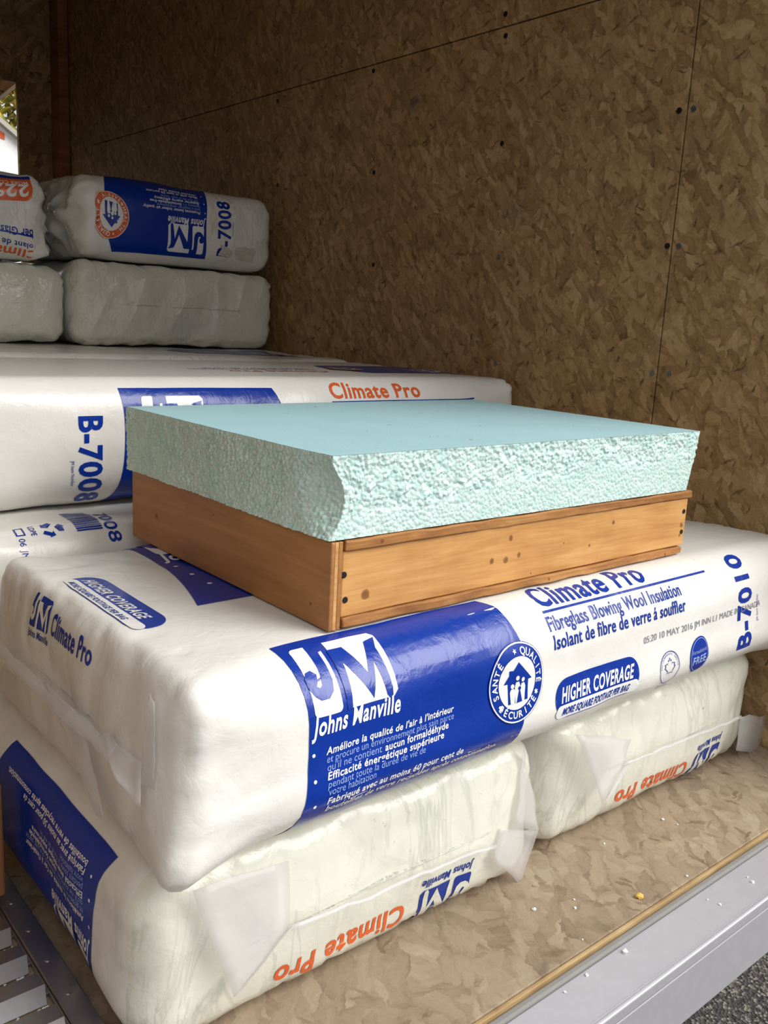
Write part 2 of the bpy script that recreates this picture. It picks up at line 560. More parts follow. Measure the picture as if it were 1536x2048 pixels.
wl = struct(empty('wall_left', (LX, 0, 0)))
box('osb_panel', (-0.012, REAR - 0.06, FZ), (0, 1.4, RZ), M['osb_left'], wl, 0.001)
box('osb_panel', (-0.012, 1.403, FZ), (0, BY, RZ), M['osb_left'], wl, 0.001)
ce = struct(empty('ceiling', (0, 0, RZ)))
box('osb_panel', (LX, REAR - 0.06, 0), (WX, 1.4, 0.012), M['osb_roof'], ce, 0.001)
box('osb_panel', (LX, 1.403, 0), (WX, BY, 0.012), M['osb_roof'], ce, 0.001)
OX, OZ0, OZ1 = 0.722, 0.25, 1.088      # opening in the bulkhead
OXL = 0.15
wb = struct(empty('wall_back', (0, BY, 0)))
box('osb_panel', (OX, 0, FZ), (WX + 0.03, 0.02, RZ), M['osb_dark'], wb, 0.001)
box('osb_panel', (LX, 0, FZ), (OXL, 0.02, RZ), M['osb_dark'], wb, 0.001)
box('osb_panel', (OXL + 0.001, 0, OZ1), (OX - 0.001, 0.02, RZ), M['osb_dark'], wb, 0.001)
box('osb_panel', (OXL + 0.001, 0, FZ), (OX - 0.001, 0.02, OZ0), M['osb_dark'], wb, 0.001)
st = struct(box('trim_2', (0.846, 2.912, FZ), (WX - 0.002, BY - 0.002, RZ), M['stud'], None, 0.003))

gr = struct(box('ground', (-14, -14, -0.98), (14, 22, -0.95), M['asphalt']))


# ------------------------------------------------------------------ flat shapes for print
_txt = {}


def text(s, cap, width=None, bold=0.0, shear=0.0, squeeze=1.0, align='L'):
    """lettering as flat triangles: baseline at 0, capitals 'cap' high, optionally fitted to 'width'"""
    key = (s, bold)
    if key not in _txt:
        cu = bpy.data.curves.new('t', 'FONT')
        cu.body = s
        cu.size = 1.0
        cu.resolution_u = 3
        cu.offset = bold * 0.75
        cu.space_character = 1.0 + max(bold, 0) * 2.6
        cu.fill_mode = 'FRONT'
        ob = bpy.data.objects.new('t', cu)
        COL.objects.link(ob)
        dg = bpy.context.evaluated_depsgraph_get()
        me = ob.evaluated_get(dg).to_mesh()
        V = np.array([v.co[:2] for v in me.vertices]) if len(me.vertices) else np.zeros((0, 2))
        F = [tuple(p.vertices) for p in me.polygons]
        ob.evaluated_get(dg).to_mesh_clear()
        bpy.data.objects.remove(ob, do_unlink=True)
        bpy.data.curves.remove(cu)
        _txt[key] = (V, F)
    V, F = _txt[key]
    V = V.copy()
    if not len(V):
        return V, F
    V[:, 0] -= V[:, 0].min()
    V *= cap / 0.70
    V[:, 0] *= squeeze
    if width:
        V[:, 0] *= width / max(1e-6, V[:, 0].max())
    V[:, 0] += shear * V[:, 1]
    if align == 'C':
        V[:, 0] -= (V[:, 0].max() + V[:, 0].min()) / 2
    return V, F


def poly(pts):
    return np.array(pts, float), [tuple(range(len(pts)))]


def rrect(x0, y0, x1, y1, r, n=5):
    r = min(r, (x1 - x0) / 2, (y1 - y0) / 2)
    P = []
    for (cx, cy, a0) in ((x1 - r, y1 - r, 0), (x0 + r, y1 - r, 90), (x0 + r, y0 + r, 180), (x1 - r, y0 + r, 270)):
        for k in range(n + 1):
            a = math.radians(a0 + 90 * k / n)
            P.append((cx + r * math.cos(a), cy + r * math.sin(a)))
    return poly(P)


def disc(cx, cy, r, n=40):
    return poly([(cx + r * math.cos(2 * PI * k / n), cy + r * math.sin(2 * PI * k / n)) for k in range(n)])


def strip(P, Q):
    """closed band between two outlines with as many points"""
    n = len(P)
    return np.array(list(P) + list(Q), float), [(k, (k + 1) % n, n + (k + 1) % n, n + k) for k in range(n)]


def ring(cx, cy, r0, r1, n=48):
    c = [(math.cos(2 * PI * k / n), math.sin(2 * PI * k / n)) for k in range(n)]
    return strip([(cx + r1 * a, cy + r1 * b) for a, b in c], [(cx + r0 * a, cy + r0 * b) for a, b in c])


def mv(sh, dx=0, dy=0, rot=0, sc=1):
    V, F = sh
    V = np.asarray(V, float) * sc
    c, s = math.cos(rot), math.sin(rot)
    V = np.stack([V[:, 0] * c - V[:, 1] * s + dx, V[:, 0] * s + V[:, 1] * c + dy], 1) if len(V) else V
    return V, F


def join(*shs):
    VV, FF, n = [], [], 0
    for V, F in shs:
        if not len(V):
            continue
        VV.append(V)
        FF += [tuple(i + n for i in f) for f in F]
        n += len(V)
    return np.concatenate(VV), FF


def arc_text(s, cx, cy, r, a_mid, cap, adv, bold=0.03, inward=False):
    out = []
    n = len(s)
    for k, ch in enumerate(s):
        a = a_mid + (-(k - (n - 1) / 2) if not inward else (k - (n - 1) / 2)) * adv / r
        if ch == ' ':
            continue
        t = text(ch, cap, bold=bold, align='C')
        t = (t[0] - (0, cap / 2), t[1])
        out.append(mv(t, cx + r * math.cos(a), cy + r * math.sin(a), a - PI / 2 if not inward else a + PI / 2))
    return join(*out)


def star(cx, cy, r, n=8):
    return poly([(cx + (r if k % 2 else r * 0.45) * math.cos(PI * k / n), cy + (r if k % 2 else r * 0.45) * math.sin(PI * k / n)) for k in range(2 * n)])


# the two-letter logo: two white tiles with the letters left out in the ground colour (unit height, width 1.42)
def logo(w, h):
    Jt = rrect(0, 0, 0.46, 1, 0.07)
    Mt = poly([(0.56, 0.07), (0.62, 0.0), (1.34, 0.0), (1.42, 0.08), (1.42, 0.93), (1.35, 1.0), (0.44 + 0.12, 1.0), (0.56, 0.95)])
    tiles = [Jt, Mt]
    J = poly([(0.25, 1.02), (0.48, 1.02), (0.48, 0.86), (0.40, 0.84), (0.40, 0.42), (0.36, 0.28), (0.27, 0.20), (0.14, 0.20), (0.05, 0.27), (-0.01, 0.38),
              (-0.02, 0.50), (0.03, 0.58), (0.12, 0.60), (0.19, 0.53), (0.17, 0.44), (0.13, 0.38), (0.17, 0.35), (0.215, 0.38), (0.24, 0.48), (0.25, 0.62)])
    Mx = [(-.03, .84), (.27, .84), (.51, .38), (.72, .84), (.97, .89), (.92, .80), (.87, .70), (.90, .12), (.89, .02), (.82, -.01), (.77, .05), (.70, .52), (.51, .04), (.13, .60), (.07, -.01), (-.03, -.01)]
    Mm = poly([(0.56 + 0.86 * x, y) for x, y in Mx])
    fix = lambda sh: (sh[0] * (w / 1.42, h), sh[1])
    return [fix(t) for t in tiles], [fix(J), fix(Mm)]


def house_badge(r):
    """round seal: list of (shape, colour key, level)"""
    hs = r * 0.50
    house = poly([(-1.0 * hs, 0.08 * hs), (-0.62 * hs, 0.48 * hs), (-0.62 * hs, 0.72 * hs), (-0.40 * hs, 0.72 * hs), (-0.40 * hs, 0.66 * hs), (0, 1.05 * hs),
                  (1.0 * hs, 0.08 * hs), (0.72 * hs, 0.08 * hs), (0.72 * hs, -0.95 * hs), (-0.72 * hs, -0.95 * hs), (-0.72 * hs, 0.08 * hs)])
    ppl = []
    for (x, y0, h) in ((-0.42, -0.95, 0.95), (-0.08, -0.95, 1.35), (0.30, -0.95, 1.2), (0.05, -1.0, 0.0)):
        if h:
            ppl.append(poly([((x - 0.14) * hs, y0 * hs), ((x - 0.19) * hs, (y0 + h * 0.62) * hs), ((x - 0.1) * hs, (y0 + h * 0.78) * hs), ((x + 0.1) * hs, (y0 + h * 0.78) * hs),
                             ((x + 0.19) * hs, (y0 + h * 0.62) * hs), ((x + 0.14) * hs, y0 * hs)]))
            ppl.append(disc(x * hs, (y0 + h * 0.92) * hs, 0.12 * hs, 12))
    child = [poly([(-0.14 * hs, -0.95 * hs), (0.02 * hs, -0.35 * hs), (0.10 * hs, -0.35 * hs), (0.26 * hs, -0.95 * hs)]), disc(0.06 * hs, -0.24 * hs, 0.10 * hs, 12)]
    return house, ppl, child


# ------------------------------------------------------------------ the bags
class Bag:
    """a film bag of compressed wool: tube along local x, sealed ends; local front = -y, base at z = 0"""

    def __init__(s, name, mat, L, D, H, r=0.055, r_end=0.02, re=0.035, step=0.008, seed=0, bulge=(0.008, 0.008, 0.006), amp=1.0, mat_end=None,
                 deform=None, loc=(0, 0, 0), rz=0.0, label='', cat='bag', group=None, flat_top=None, capbulge=0.012):
        s.root = empty(name, loc, rz)
        tag(s.root, label, cat, group)
        a, b = D / 2, H / 2
        s.L, s.a, s.b = L, a, b
        # profile along the length: (x, inset)
        prof = []
        nc = max(5, int((b - re) / step))
        for k in range(nc + 1):
            u = k / nc                                     # 0 seam line .. 1 cap rim
            prof.append((-L / 2 - capbulge * (1 - u) ** 1.0 * (0.4 + 0.6 * u), b - 0.001 - (b - 0.001 - re) * u))
        for k in range(1, 7):
            p = PI / 2 * k / 6
            prof.append((-L / 2 + re - re * math.cos(p), re - re * math.sin(p)))
        nb = int((L - 2 * re) / step)
        i0 = len(prof) - 1
        half = list(prof)
        for k in range(1, nb):
            prof.append((-L / 2 + re + (L - 2 * re) * k / nb, 0.0))
        i1 = len(prof)
        prof += [(-x, d) for x, d in reversed(half)]
        # section, counted from the middle of the front going up
        ny, nz, nr = max(6, int((2 * a - 2 * r) / step)), max(2, int((b - r) / step) + 1), 7

        def sect(d, rr):
            A, B = a - d, b - d
            rr = max(min(rr - 0.4 * d, B - 1e-4, A), 0.0005)
            P = []
            P += [(-A, z) for z in np.linspace(0, B - rr, nz, endpoint=False)]
            P += [(-A + rr - rr * math.cos(t), B - rr + rr * math.sin(t)) for t in np.linspace(0, PI / 2, nr, endpoint=False)]
            P += [(y, B) for y in np.linspace(-A + rr, A - rr, ny, endpoint=False)]
            P += [(A - rr + rr * math.sin(t), B - rr + rr * math.cos(t)) for t in np.linspace(0, PI / 2, nr, endpoint=False)]
            P += [(A, z) for z in np.linspace(B - rr, -(B - rr), 2 * nz, endpoint=False)]
            P += [(A - rr + rr * math.cos(t), -(B - rr) - rr * math.sin(t)) for t in np.linspace(0, PI / 2, nr, endpoint=False)]
            P += [(y, -B) for y in np.linspace(A - rr, -A + rr, ny, endpoint=False)]
            P += [(-A + rr - rr * math.sin(t), -(B - rr) - rr * math.cos(t)) for t in np.linspace(0, PI / 2, nr, endpoint=False)]
            P += [(-A, z) for z in np.linspace(-(B - rr), 0, nz, endpoint=False)]
            return np.array(P)

        base = sect(0, r)
        d = np.hypot(*(np.diff(np.vstack([base, base[:1]]), axis=0).T))
        s.s = np.r_[0, np.cumsum(d)]
        s.girth = s.s[-1]
        rows = []
        for (x, ins) in prof:
            e = max(0.0, 1 - (L / 2 - abs(x)) / 0.16)       # corners sharpen towards the ends
            rr = r + (r_end - r) * min(1, e) ** 1.5
            sc = sect(ins, rr)
            rows.append(np.column_stack([np.full(len(sc), x), sc]))
        P = np.array(rows)
        n, m = P.shape[:2]
        Q = P.reshape(-1, 3).copy()
        x, y, z = Q.T
        ux, uy, uz = np.clip(np.abs(x) / (L / 2), 0, 1), np.clip(np.abs(y) / a, 0, 1), np.clip(np.abs(z) / b, 0, 1)
        lenw = 1 - ux ** 6
        Q[:, 1] += np.sign(y) * bulge[0] * (1 - uz ** 2) * uy ** 4 * lenw
        Q[:, 2] += np.where(z > 0, 1, 0) * bulge[1] * (1 - uy ** 2) * uz ** 4 * lenw
        S = np.column_stack([x, y, z])
        off = np.array([seed * 3.3, seed * 1.7, seed * 2.1])
        cx = np.array([0, 0, 0])
        nrm = np.column_stack([ux ** 12 * np.sign(x), uy ** 6 * np.sign(y), uz ** 6 * np.sign(z)])
        ln = np.linalg.norm(nrm, axis=1)[:, None]
        nrm = nrm / np.maximum(ln, 1e-6)
        low = fbm(S * 7 + off, seed, 2) * 0.0035
        mid = fbm(S * 24 + off, seed + 9, 2) * 0.0011
        # puckers running in from the ends
        endw = np.clip(1 - (L / 2 - np.abs(x)) / 0.13, 0, 1) ** 1.3
        puck = (1 - np.abs(vnoise(np.column_stack([x * 8, y * 42, z * 60]) + off, seed + 3))) ** 3
        capw = np.clip((np.abs(x) - (L / 2 - 0.01)) / 0.01, 0, 1)
        puck2 = (1 - np.abs(vnoise(np.column_stack([x * 8, y * 30, z * 9]) + off, seed + 5))) ** 3
        Q += nrm * ((low + mid) * amp - endw * (1 - capw) * puck * 0.0055 * amp - capw * puck2 * 0.003)[:, None]
        # hanging weight: the base stays flat
        Q[:, 2] = np.maximum(Q[:, 2], -b)
        if flat_top is not None:
            Q[:, 2] = np.minimum(Q[:, 2], b + flat_top)
        Q[:, 2] += b
        if deform:
            Q = deform(Q, S)
        s.P = Q.reshape(n, m, 3)
        s.xs = np.array([p[0] for p in prof])
        s.i0, s.i1 = i0, i1
        F = []
        idx = np.arange(n * m).reshape(n, m)
        for i in range(n - 1):
            A_, B_ = idx[i], idx[i + 1]
            for j in range(m):
                k = (j + 1) % m
                F.append((A_[j], B_[j], B_[k], A_[k]))
        F.append(tuple(idx[0][::1]))
        F.append(tuple(idx[-1][::-1]))
        s.body = mesh_obj('body', Q, F, mat, s.root, True)
        if mat_end is not None:
            s.body.data.materials.append(mat_end)
            ids = np.zeros(len(F), int)
            ids[: (i0 - 1) * m] = 1
            ids[(i1 + 1) * m:] = 1
            s.body.data.polygons.foreach_set('material_index', ids.tolist())
        # outward normals: P rows run +x, columns run front->up
        s.bvh = BVHTree.FromPolygons([Vector(v) for v in Q], F)

    def tube(s, X, S):
        """points and normals on the wrapped surface"""
        ii = np.interp(X, s.xs[s.i0:s.i1 + 1], np.arange(s.i0, s.i1 + 1))
        Sg = np.mod(S, s.girth)
        jj = np.interp(Sg, s.s, np.arange(len(s.s)))
        m = s.P.shape[1]
        i = np.clip(np.floor(ii).astype(int), s.i0, s.i1 - 1)
        j = np.floor(jj).astype(int) % m
        fi, fj = (ii - i)[:, None], (jj - np.floor(jj))[:, None]
        j1 = (j + 1) % m
        p00, p10, p01, p11 = s.P[i, j], s.P[i + 1, j], s.P[i, j1], s.P[i + 1, j1]
        p = (1 - fi) * ((1 - fj) * p00 + fj * p01) + fi * ((1 - fj) * p10 + fj * p11)
        du = (1 - fj) * (p10 - p00) + fj * (p11 - p01)
        dv = (1 - fi) * (p01 - p00) + fi * (p11 - p10)
        nn = np.cross(du, dv)
        nn /= np.maximum(np.linalg.norm(nn, axis=1), 1e-9)[:, None]
        return p, nn

    def end(s, U, Vv, sign):
        """points on an end face: U sideways (right as seen by a viewer facing that end), Vv height above base"""
        P, N = [], []
        for u, v in zip(U, Vv):
            y = u * sign
            h = s.bvh.ray_cast(Vector((sign * (s.L / 2 + 0.3), y, v)), Vector((-sign, 0, 0)))
            if h[0] is None:
                h = s.bvh.find_nearest(Vector((sign * s.L / 2, y, v)))
            nrm = h[1] if h[1].x * sign > 0 else -h[1]
            P.append(h[0]); N.append(nrm)
        return np.array(P), np.array(N)

    def stick(s, name, sh, mat, level=1, where='tube', parent=None, dx=0, dy=0, rot=0, sc=1, label=None, cut=0.008, sign=1):
        V, F = mv(sh, dx, dy, rot, sc)
        bm = bmesh.new()
        vs = [bm.verts.new((p[0], p[1], 0)) for p in V]
        for f in F:
            try:
                bm.faces.new([vs[i] for i in f])
            except ValueError:
                pass
        bmesh.ops.triangulate(bm, faces=[f for f in bm.faces if len(f.verts) > 4])
        lo, hi = V.min(0), V.max(0)
        for ax in (0, 1):
            c = cut * (2 if ax == 0 and where == 'tube' else 1)
            k = math.ceil(lo[ax] / c) * c
            nv = Vector((1, 0, 0)) if ax == 0 else Vector((0, 1, 0))
            while k < hi[ax]:
                bmesh.ops.bisect_plane(bm, geom=bm.verts[:] + bm.edges[:] + bm.faces[:], plane_co=nv * k, plane_no=nv, dist=1e-6)
                k += c
        bm.verts.ensure_lookup_table()
        bm.verts.index_update()
        U = np.array([v.co[:2] for v in bm.verts])
        Fo = [tuple(v.index for v in f.verts) for f in bm.faces]
        bm.free()
        if where == 'tube':
            P, N = s.tube(U[:, 0], U[:, 1])
        else:
            P, N = s.end(U[:, 0], U[:, 1], sign)
        P = P + N * (0.00035 + 0.00035 * level)
        # keep the winding outward
        o = mesh_obj(name, P, Fo, mat, s.root if parent is None else parent, True)
        if label:
            o['label'] = label
        if name.endswith('lettering'):
            o['kind'] = 'stuff'          # words too small to pick apart letter by letter
        return o

    # ---- printed designs -------------------------------------------------
    def jm_panel(s, dx, dy, rot=0, sc=1, lines='fr60', logo_dx=0.012, w=0.27, h=0.19, rows=True, badge='blue', where='tube', badge_at=None, ground='blue'):
        """blue panel with logo, company name and text; origin = its top left corner"""
        def T(sh):
            return mv(sh, dx, dy, rot, sc)
        nseg = 16
        L = [(0.006 * math.sin(PI * k / nseg) - 0.016 * max(0, 0.7 - k / nseg) ** 2 / 0.49, -h + h * k / nseg) for k in range(nseg + 1)]
        Rr = [(w + 0.035 * math.sin(PI * (0.12 + 0.75 * (k / nseg))) - 0.02, -h * k / nseg) for k in range(nseg + 1)]
        pan = s.stick('printed_panel', T(poly(L + Rr)), M[ground], 1, where, label='blue printed panel')
        tiles, lets = logo(0.096, 0.066)
        lx, ly = logo_dx, -0.078
        lg = s.stick('logo', T(mv(join(*tiles), lx, ly)), M['white'], 2, where, pan)
        s.stick('logo_letters', T(mv(join(*lets), lx, ly)), M[ground], 3, where, pan)
        s.stick('company_name', T(mv(text('Johns Manville', 0.0165, 0.10, 0.035, 0.18), lx - 0.004, -0.0935)), M['white'], 2, where, pan)
        if rows:
            tx = lx + 0.010
            fr = [('Améliore la qualité de l\'air à l\'intérieur', 1, -.117, .158), ('et procure un environnement plus sain parce', 0, -.1255, .158), ('qu\'il ne contient', 0, -.134, .063),
                  ('aucun formaldéhyde', 1, -.134, -.083), ('Efficacité énergétique supérieure', 1, -.1432, .143), ('pendant toute la durée de vie de', 0, -.1515, .117),
                  ('votre habitation', 0, -.1595, .055), ('Fabriqué avec au moins %s pour cent de' % ('60' if lines == 'fr60' else '50'), 1, -.170, .170), ('bouteilles de verre recyclées après consommation.', 1, -.1795, .222)]
            en = [('Promotes better indoor air quality', 1, -.117, .150), ('and a healthier environment', 0, -.1255, .115), ('because it\'s', 0, -.134, .045), ('formaldehyde-free', 1, -.134, -.083),
                  ('Superior energy efficiency', 1, -.1432, .12), ('for the life of your home', 0, -.1515, .1), ('Made with at least 50 percent', 1, -.163, .135), ('recycled bottle glass', 1, -.172, .1)]
            ln_ = lambda y: -0.1125 + (y + 0.117) * 0.86
            bold, light = [], []
            for (tx_, b, y, wd) in (en if lines == 'en' else fr):
                x0 = tx
                if wd < 0:
                    x0, wd = tx + (0.067 if lines != 'en' else 0.049), -wd
                (bold if b else light).append(mv(text(tx_, 0.0066, wd, 0.028 if b else -0.004, 0.2), x0, ln_(y)))
            bul = [disc(lx - 0.003, ln_(y) + 0.0025, 0.0017, 10) for y in (-.117, -.1432, -.170)]
            s.stick('bold_lettering', T(join(*(bold + bul))), M['white'], 2, where, pan)
            s.stick('light_lettering', T(join(*light)), M['pale'], 2, where, pan)
        return pan

    def badge(s, x, y, r, rot=0, key='blue', words=('SANTÉ', 'QUALITÉ', 'SÉCURITÉ'), inner='blue', where='tube'):
        def T(sh):
            return mv(sh, x, y, rot)
        b = s.stick('round_seal', T(disc(0, 0, r)), M[key], 4, where, label='round printed seal with a house')
        s.stick('seal_rings', T(join(ring(0, 0, r * 0.945, r * 0.98), ring(0, 0, r * 0.58, r * 0.66))), M['white'], 5, where, b)
        s.stick('seal_centre', T(disc(0, 0, r * 0.62)), M['white'], 5, where, b)
        house, ppl, child = house_badge(r)
        s.stick('house', T(house), M[inner], 6, where, b)
        s.stick('family', T(join(*ppl)), M['white'], 7, where, b)
        s.stick('child', T(join(*child)), M[inner], 8, where, b)
        cap = r * 0.17
        ws = [arc_text(words[0], 0, 0, r * 0.79, math.radians(168), cap, r * 0.2), arc_text(words[1], 0, 0, r * 0.79, math.radians(35), cap, r * 0.19),
              arc_text(words[2], 0, 0, r * 0.79, math.radians(-90), cap, r * 0.19, inward=True),
              star(r * 0.79 * math.cos(math.radians(220)), r * 0.79 * math.sin(math.radians(220)), r * 0.09),
              star(r * 0.79 * math.cos(math.radians(-28)), r * 0.79 * math.sin(math.radians(-28)), r * 0.08, 6), star(r * 0.79 * math.cos(math.radians(97)), r * 0.79 * math.sin(math.radians(97)), r * 0.07, 5)]
        s.stick('seal_lettering', T(join(*ws)), M['white'], 5, where, b)
        return b

    def pill(s, x, y, rot=0, w=0.16, h=0.052, where='tube'):
        def T(sh):
            return mv(sh, x, y, rot)
        out = rrect(-w / 2, -h / 2, w / 2, h / 2, 0.024, 8)
        b = s.stick('coverage_badge', T(out), M['blue'], 1, where, label='blue and white rounded print')
        P = out[0]
        ys = -h / 2 + h * 0.36
        inn = [(px * 0.985, min(py * 0.96, ys)) for px, py in P]
        s.stick('badge_lower', T(rrect(-w / 2 + 0.0012, -h / 2 + 0.0012, w / 2 - 0.0012, ys, 0.017, 6)), M['white'], 2, where, b)
        s.stick('badge_title', T(mv(text('HIGHER COVERAGE', 0.0165, 0.135, 0.04, 0.2), -w / 2 + 0.010, -0.0035)), M['white'], 2, where, b)
        s.stick('badge_line', T(mv(text('MORE SQUARE FOOTAGE PER BAG', 0.0085, 0.126, 0.035, 0.25), -w / 2 + 0.012, -h / 2 + 0.0045)), M['navy'], 3, where, b)
        return b

    def flap(s, pts, name='film_flap', nx=6, ny=6, seed=0, wob=0.002):
        """thin clear film patch through four world points (bilinear), stored in the bag's own space"""
        inv = (Matrix.Translation(s.root.location) @ Matrix.Rotation(s.root.rotation_euler.z, 4, 'Z')).inverted()
        a, b, c, d = [np.array(inv @ Vector(p)) for p in pts]
        V = []
        for i in range(ny + 1):
            for j in range(nx + 1):
                u, v = j / nx, i / ny
                V.append((1 - v) * ((1 - u) * a + u * b) + v * ((1 - u) * d + u * c))
        V = np.array(V)
        V = V + np.column_stack([fbm(V * 40 + k * 7, seed + k, 2) for k in range(3)]) * wob
        F = [(i * (nx + 1) + j, i * (nx + 1) + j + 1, (i + 1) * (nx + 1) + j + 1, (i + 1) * (nx + 1) + j) for i in range(ny) for j in range(nx)]
        o = mesh_obj(name, V, F, M['clear'], s.root, True)
        md = o.modifiers.new('thickness', 'SOLIDIFY')
        md.thickness = 0.0004
        return o


R90 = PI / 2
print('bags')
# ---- bottom layer, two bags lying with their sealed ends to the rear sill ----
ZA = 0.183
A = Bag('insulation_bag', M['bag'], 1.03, 0.51, ZA, r=0.062, r_end=0.03, re=0.04, seed=1, mat_end=M['bag_end'], loc=(0.052, 0.485, FZ), rz=-R90,
        bulge=(0.004, 0.004, 0.0), flat_top=0.0, label='bottom insulation bag beside the slotted metal plate, blue panel on its side', group='bags of blowing wool in the truck')
B = Bag('insulation_bag', M['bag'], 1.03, 0.505, ZA, r=0.062, r_end=0.03, re=0.04, seed=2, mat_end=M['bag_end'], loc=(0.586, 0.495, FZ), rz=-R90,
        bulge=(0.003, 0.004, 0.0), flat_top=0.0, label='bottom insulation bag lying on the floor against the strand board wall', group='bags of blowing wool in the truck')
# A: side panel upside down (local x = -(world y) + 0.485)
ax = lambda y: 0.485 - y
A.jm_panel(ax(0.066), -0.112, PI, 1.0, 'fr50', h=0.19)
# printed ends, upside down near the floor
for (bag, xc, xj0, xj1) in ((A, 0.052, 0.100, 0.190), (B, 0.586, 0.652, 0.738)):
    tiles, lets = logo(0.072, 0.052)
    u0 = xj1 - xc            # viewer facing the end from the rear: right = +x world
    lg = bag.stick('logo', mv(join(*tiles), u0, 0.052, PI), M['blue'], 1, 'end', sign=1)
    bag.stick('logo_letters', mv(join(*lets), u0, 0.052, PI), M['bag_end'], 2, 'end', lg, sign=1)
    bag.stick('company_name', mv(text('Johns Manville', 0.010, 0.072, 0.03, 0.15), u0, 0.066, PI), M['blue'], 1, 'end', sign=1)
    bag.stick('product_name', mv(text('Climate Pro', 0.026, 0.165, 0.035), xj0 - xc - 0.004, 0.048, PI), M['orange'], 1, 'end', sign=1)
YF = -0.046
q = lambda px, py, y=YF: tuple(at(px, py, 1, y))
A.flap([q(386, 1779, -.043), q(575, 1722, -.040), q(578, 1859, -.046), q(468, 1993, -.052)], seed=3)
A.flap([q(468, 1993, -.053), q(500, 1960, -.055), q(590, 1850, -.052), q(577, 1859, -.046)], 'film_fold', seed=4)
A.flap([q(577, 1852), q(990, 1686), q(992, 1693, -.049), q(578, 1862, -.049)], 'sealed_seam', 20, 2, seed=5)
A.flap([q(1000, 1660, -.040), q(1078, 1657, -.030), q(1040, 1768, -.030), q(985, 1720, -.043)], seed=6)
A.flap([q(1046, 1492, -.030), q(1060, 1560, -.024), q(1076, 1657, -.03), q(1030, 1655, -.043)], seed=7)
B.flap([q(1153, 1466, -.036), q(1262, 1478, -.038), q(1247, 1531, -.044), q(1207, 1610, -.048)], seed=8)
B.flap([q(1207, 1610, -.049), q(1222, 1596, -.05), q(1262, 1522, -.048), q(1247, 1531, -.044)], 'film_fold', seed=9)
B.flap([q(1250, 1525), q(1482, 1432), q(1484, 1438, -.047), q(1250, 1531, -.048)], 'sealed_seam', 20, 2, seed=10)
B.flap([q(1482, 1432, -.036), q(1533, 1432, -.02), q(1515, 1510, -.02), q(1470, 1500, -.036)], seed=11)

# ---- second layer, two bags across ----
ZC = FZ + ZA + 0.001


def lean_c(Q, S):
    w = np.clip((-S[:, 0] - 0.42) / 0.11, 0, 1)             # left end leans a little
    hz = np.clip(Q[:, 2] / 0.1755, 0, 1)
    Q[:, 0] += w * (0.016 * hz + 0.012)
    lo = np.exp(-((Q[:, 2] - 0.045) / 0.035) ** 2) * (S[:, 1] < -0.12)
    Q[:, 1] -= lo * 0.010
    # pinched lower corner
    pc = np.exp(-(((S[:, 0] + 0.5325) / 0.05) ** 2 + ((S[:, 1] + 0.239) / 0.05) ** 2 + ((S[:, 2] + 0.087) / 0.045) ** 2))
    Q[:, 0] -= pc * 0.016
    Q[:, 1] -= pc * 0.016
    # creases running in from the front left corner
    fr = (S[:, 1] < -0.17)
    dx = S[:, 0] + 0.5325
    for (z0, sl_, cv, ln_, dp) in ((0.075, -0.10, 1.2, 0.15, 0.0042), (0.060, -0.30, 2.0, 0.13, 0.0040), (0.092, 0.12, -0.6, 0.10, 0.0030), (0.046, -0.22, 1.6, 0.11, 0.0030), (0.112, 0.20, 0.5, 0.08, 0.0026)):
        zz = z0 + sl_ * dx + cv * dx * dx
        Q[:, 1] += fr * dp * (np.exp(-((Q[:, 2] - zz) / 0.0062) ** 2) - 0.6 * np.exp(-((Q[:, 2] - zz - 0.011) / 0.006) ** 2)) * np.clip(dx / 0.03, 0, 1) * np.clip(1 - dx / ln_, 0, 1)
    return Q


C = Bag('insulation_bag', M['bag'], 1.065, 0.478, -ZC - 0.0015, r=0.054, r_end=0.024, re=0.028, step=0.007, seed=3, loc=(0.3325, 0.1865, ZC), bulge=(0.008, 0.004, 0), flat_top=0.0, deform=lean_c,
        label='front insulation bag carrying the wooden tray, blue B-7010 lettering', group='bags of blowing wool in the truck')
cx = lambda x: x - 0.3325
C.jm_panel(cx(-0.067), 0.116, w=0.27, h=0.205)
C.badge(cx(0.203), 0.014, 0.043)
C.pill(cx(0.345), -0.022, 0, 0.158, 0.046)
C.stick('product_name', mv(text('Climate Pro', 0.031, 0.205, 0.03), cx(0.267), 0.083), M['blue'], 1)
C.stick('underline', mv(poly([(0, 0), (0.332, 0), (0.332, 0.0028), (0, 0.0028)]), cx(0.267), 0.0755), M['blue'], 1)
C.stick('product_line', join(mv(text('Fibreglass Blowing Wool Insulation', 0.0155, 0.262, 0.022), cx(0.265), 0.056), mv(text('Isolant de fibre de verre á souffler', 0.0155, 0.262, 0.022), cx(0.267), 0.036)), M['blue'], 1)
C.stick('date_stamp', mv(text('05:20 10 MAY 2016 JM INN L1 MADE IN CANADA', 0.0085, 0.289, 0.0), cx(0.436), 0.010), M['grey'], 1)
C.stick('bag_code', mv(text('B-7010', 0.035, 0.134, 0.04), cx(0.696), -0.043, R90), M['blue'], 1)
C.stick('item_line', mv(text('JM Item Number', 0.005, 0.038, 0.0), cx(0.718), -0.010, R90), M['navy'], 1)
leaf = [(0, -1), (.04, -.45), (.5, -.55), (.42, -.35), (.95, .1), (.8, .2), (.88, .5), (.6, .45), (.5, .58), (.25, .3), (.33, .85), (.17, .78), (0, 1.1)]
leaf = leaf + [(-x, y) for x, y in reversed(leaf[1:-1])]
ms = C.stick('maple_seal', mv(join(ring(0, 0, .0205, .0215), strip([(x * .0125, y * .0125) for x, y in leaf], [(x * .0108, y * .0108 + .0001) for x, y in leaf])), cx(0.489), -0.030), M['blue'], 1)
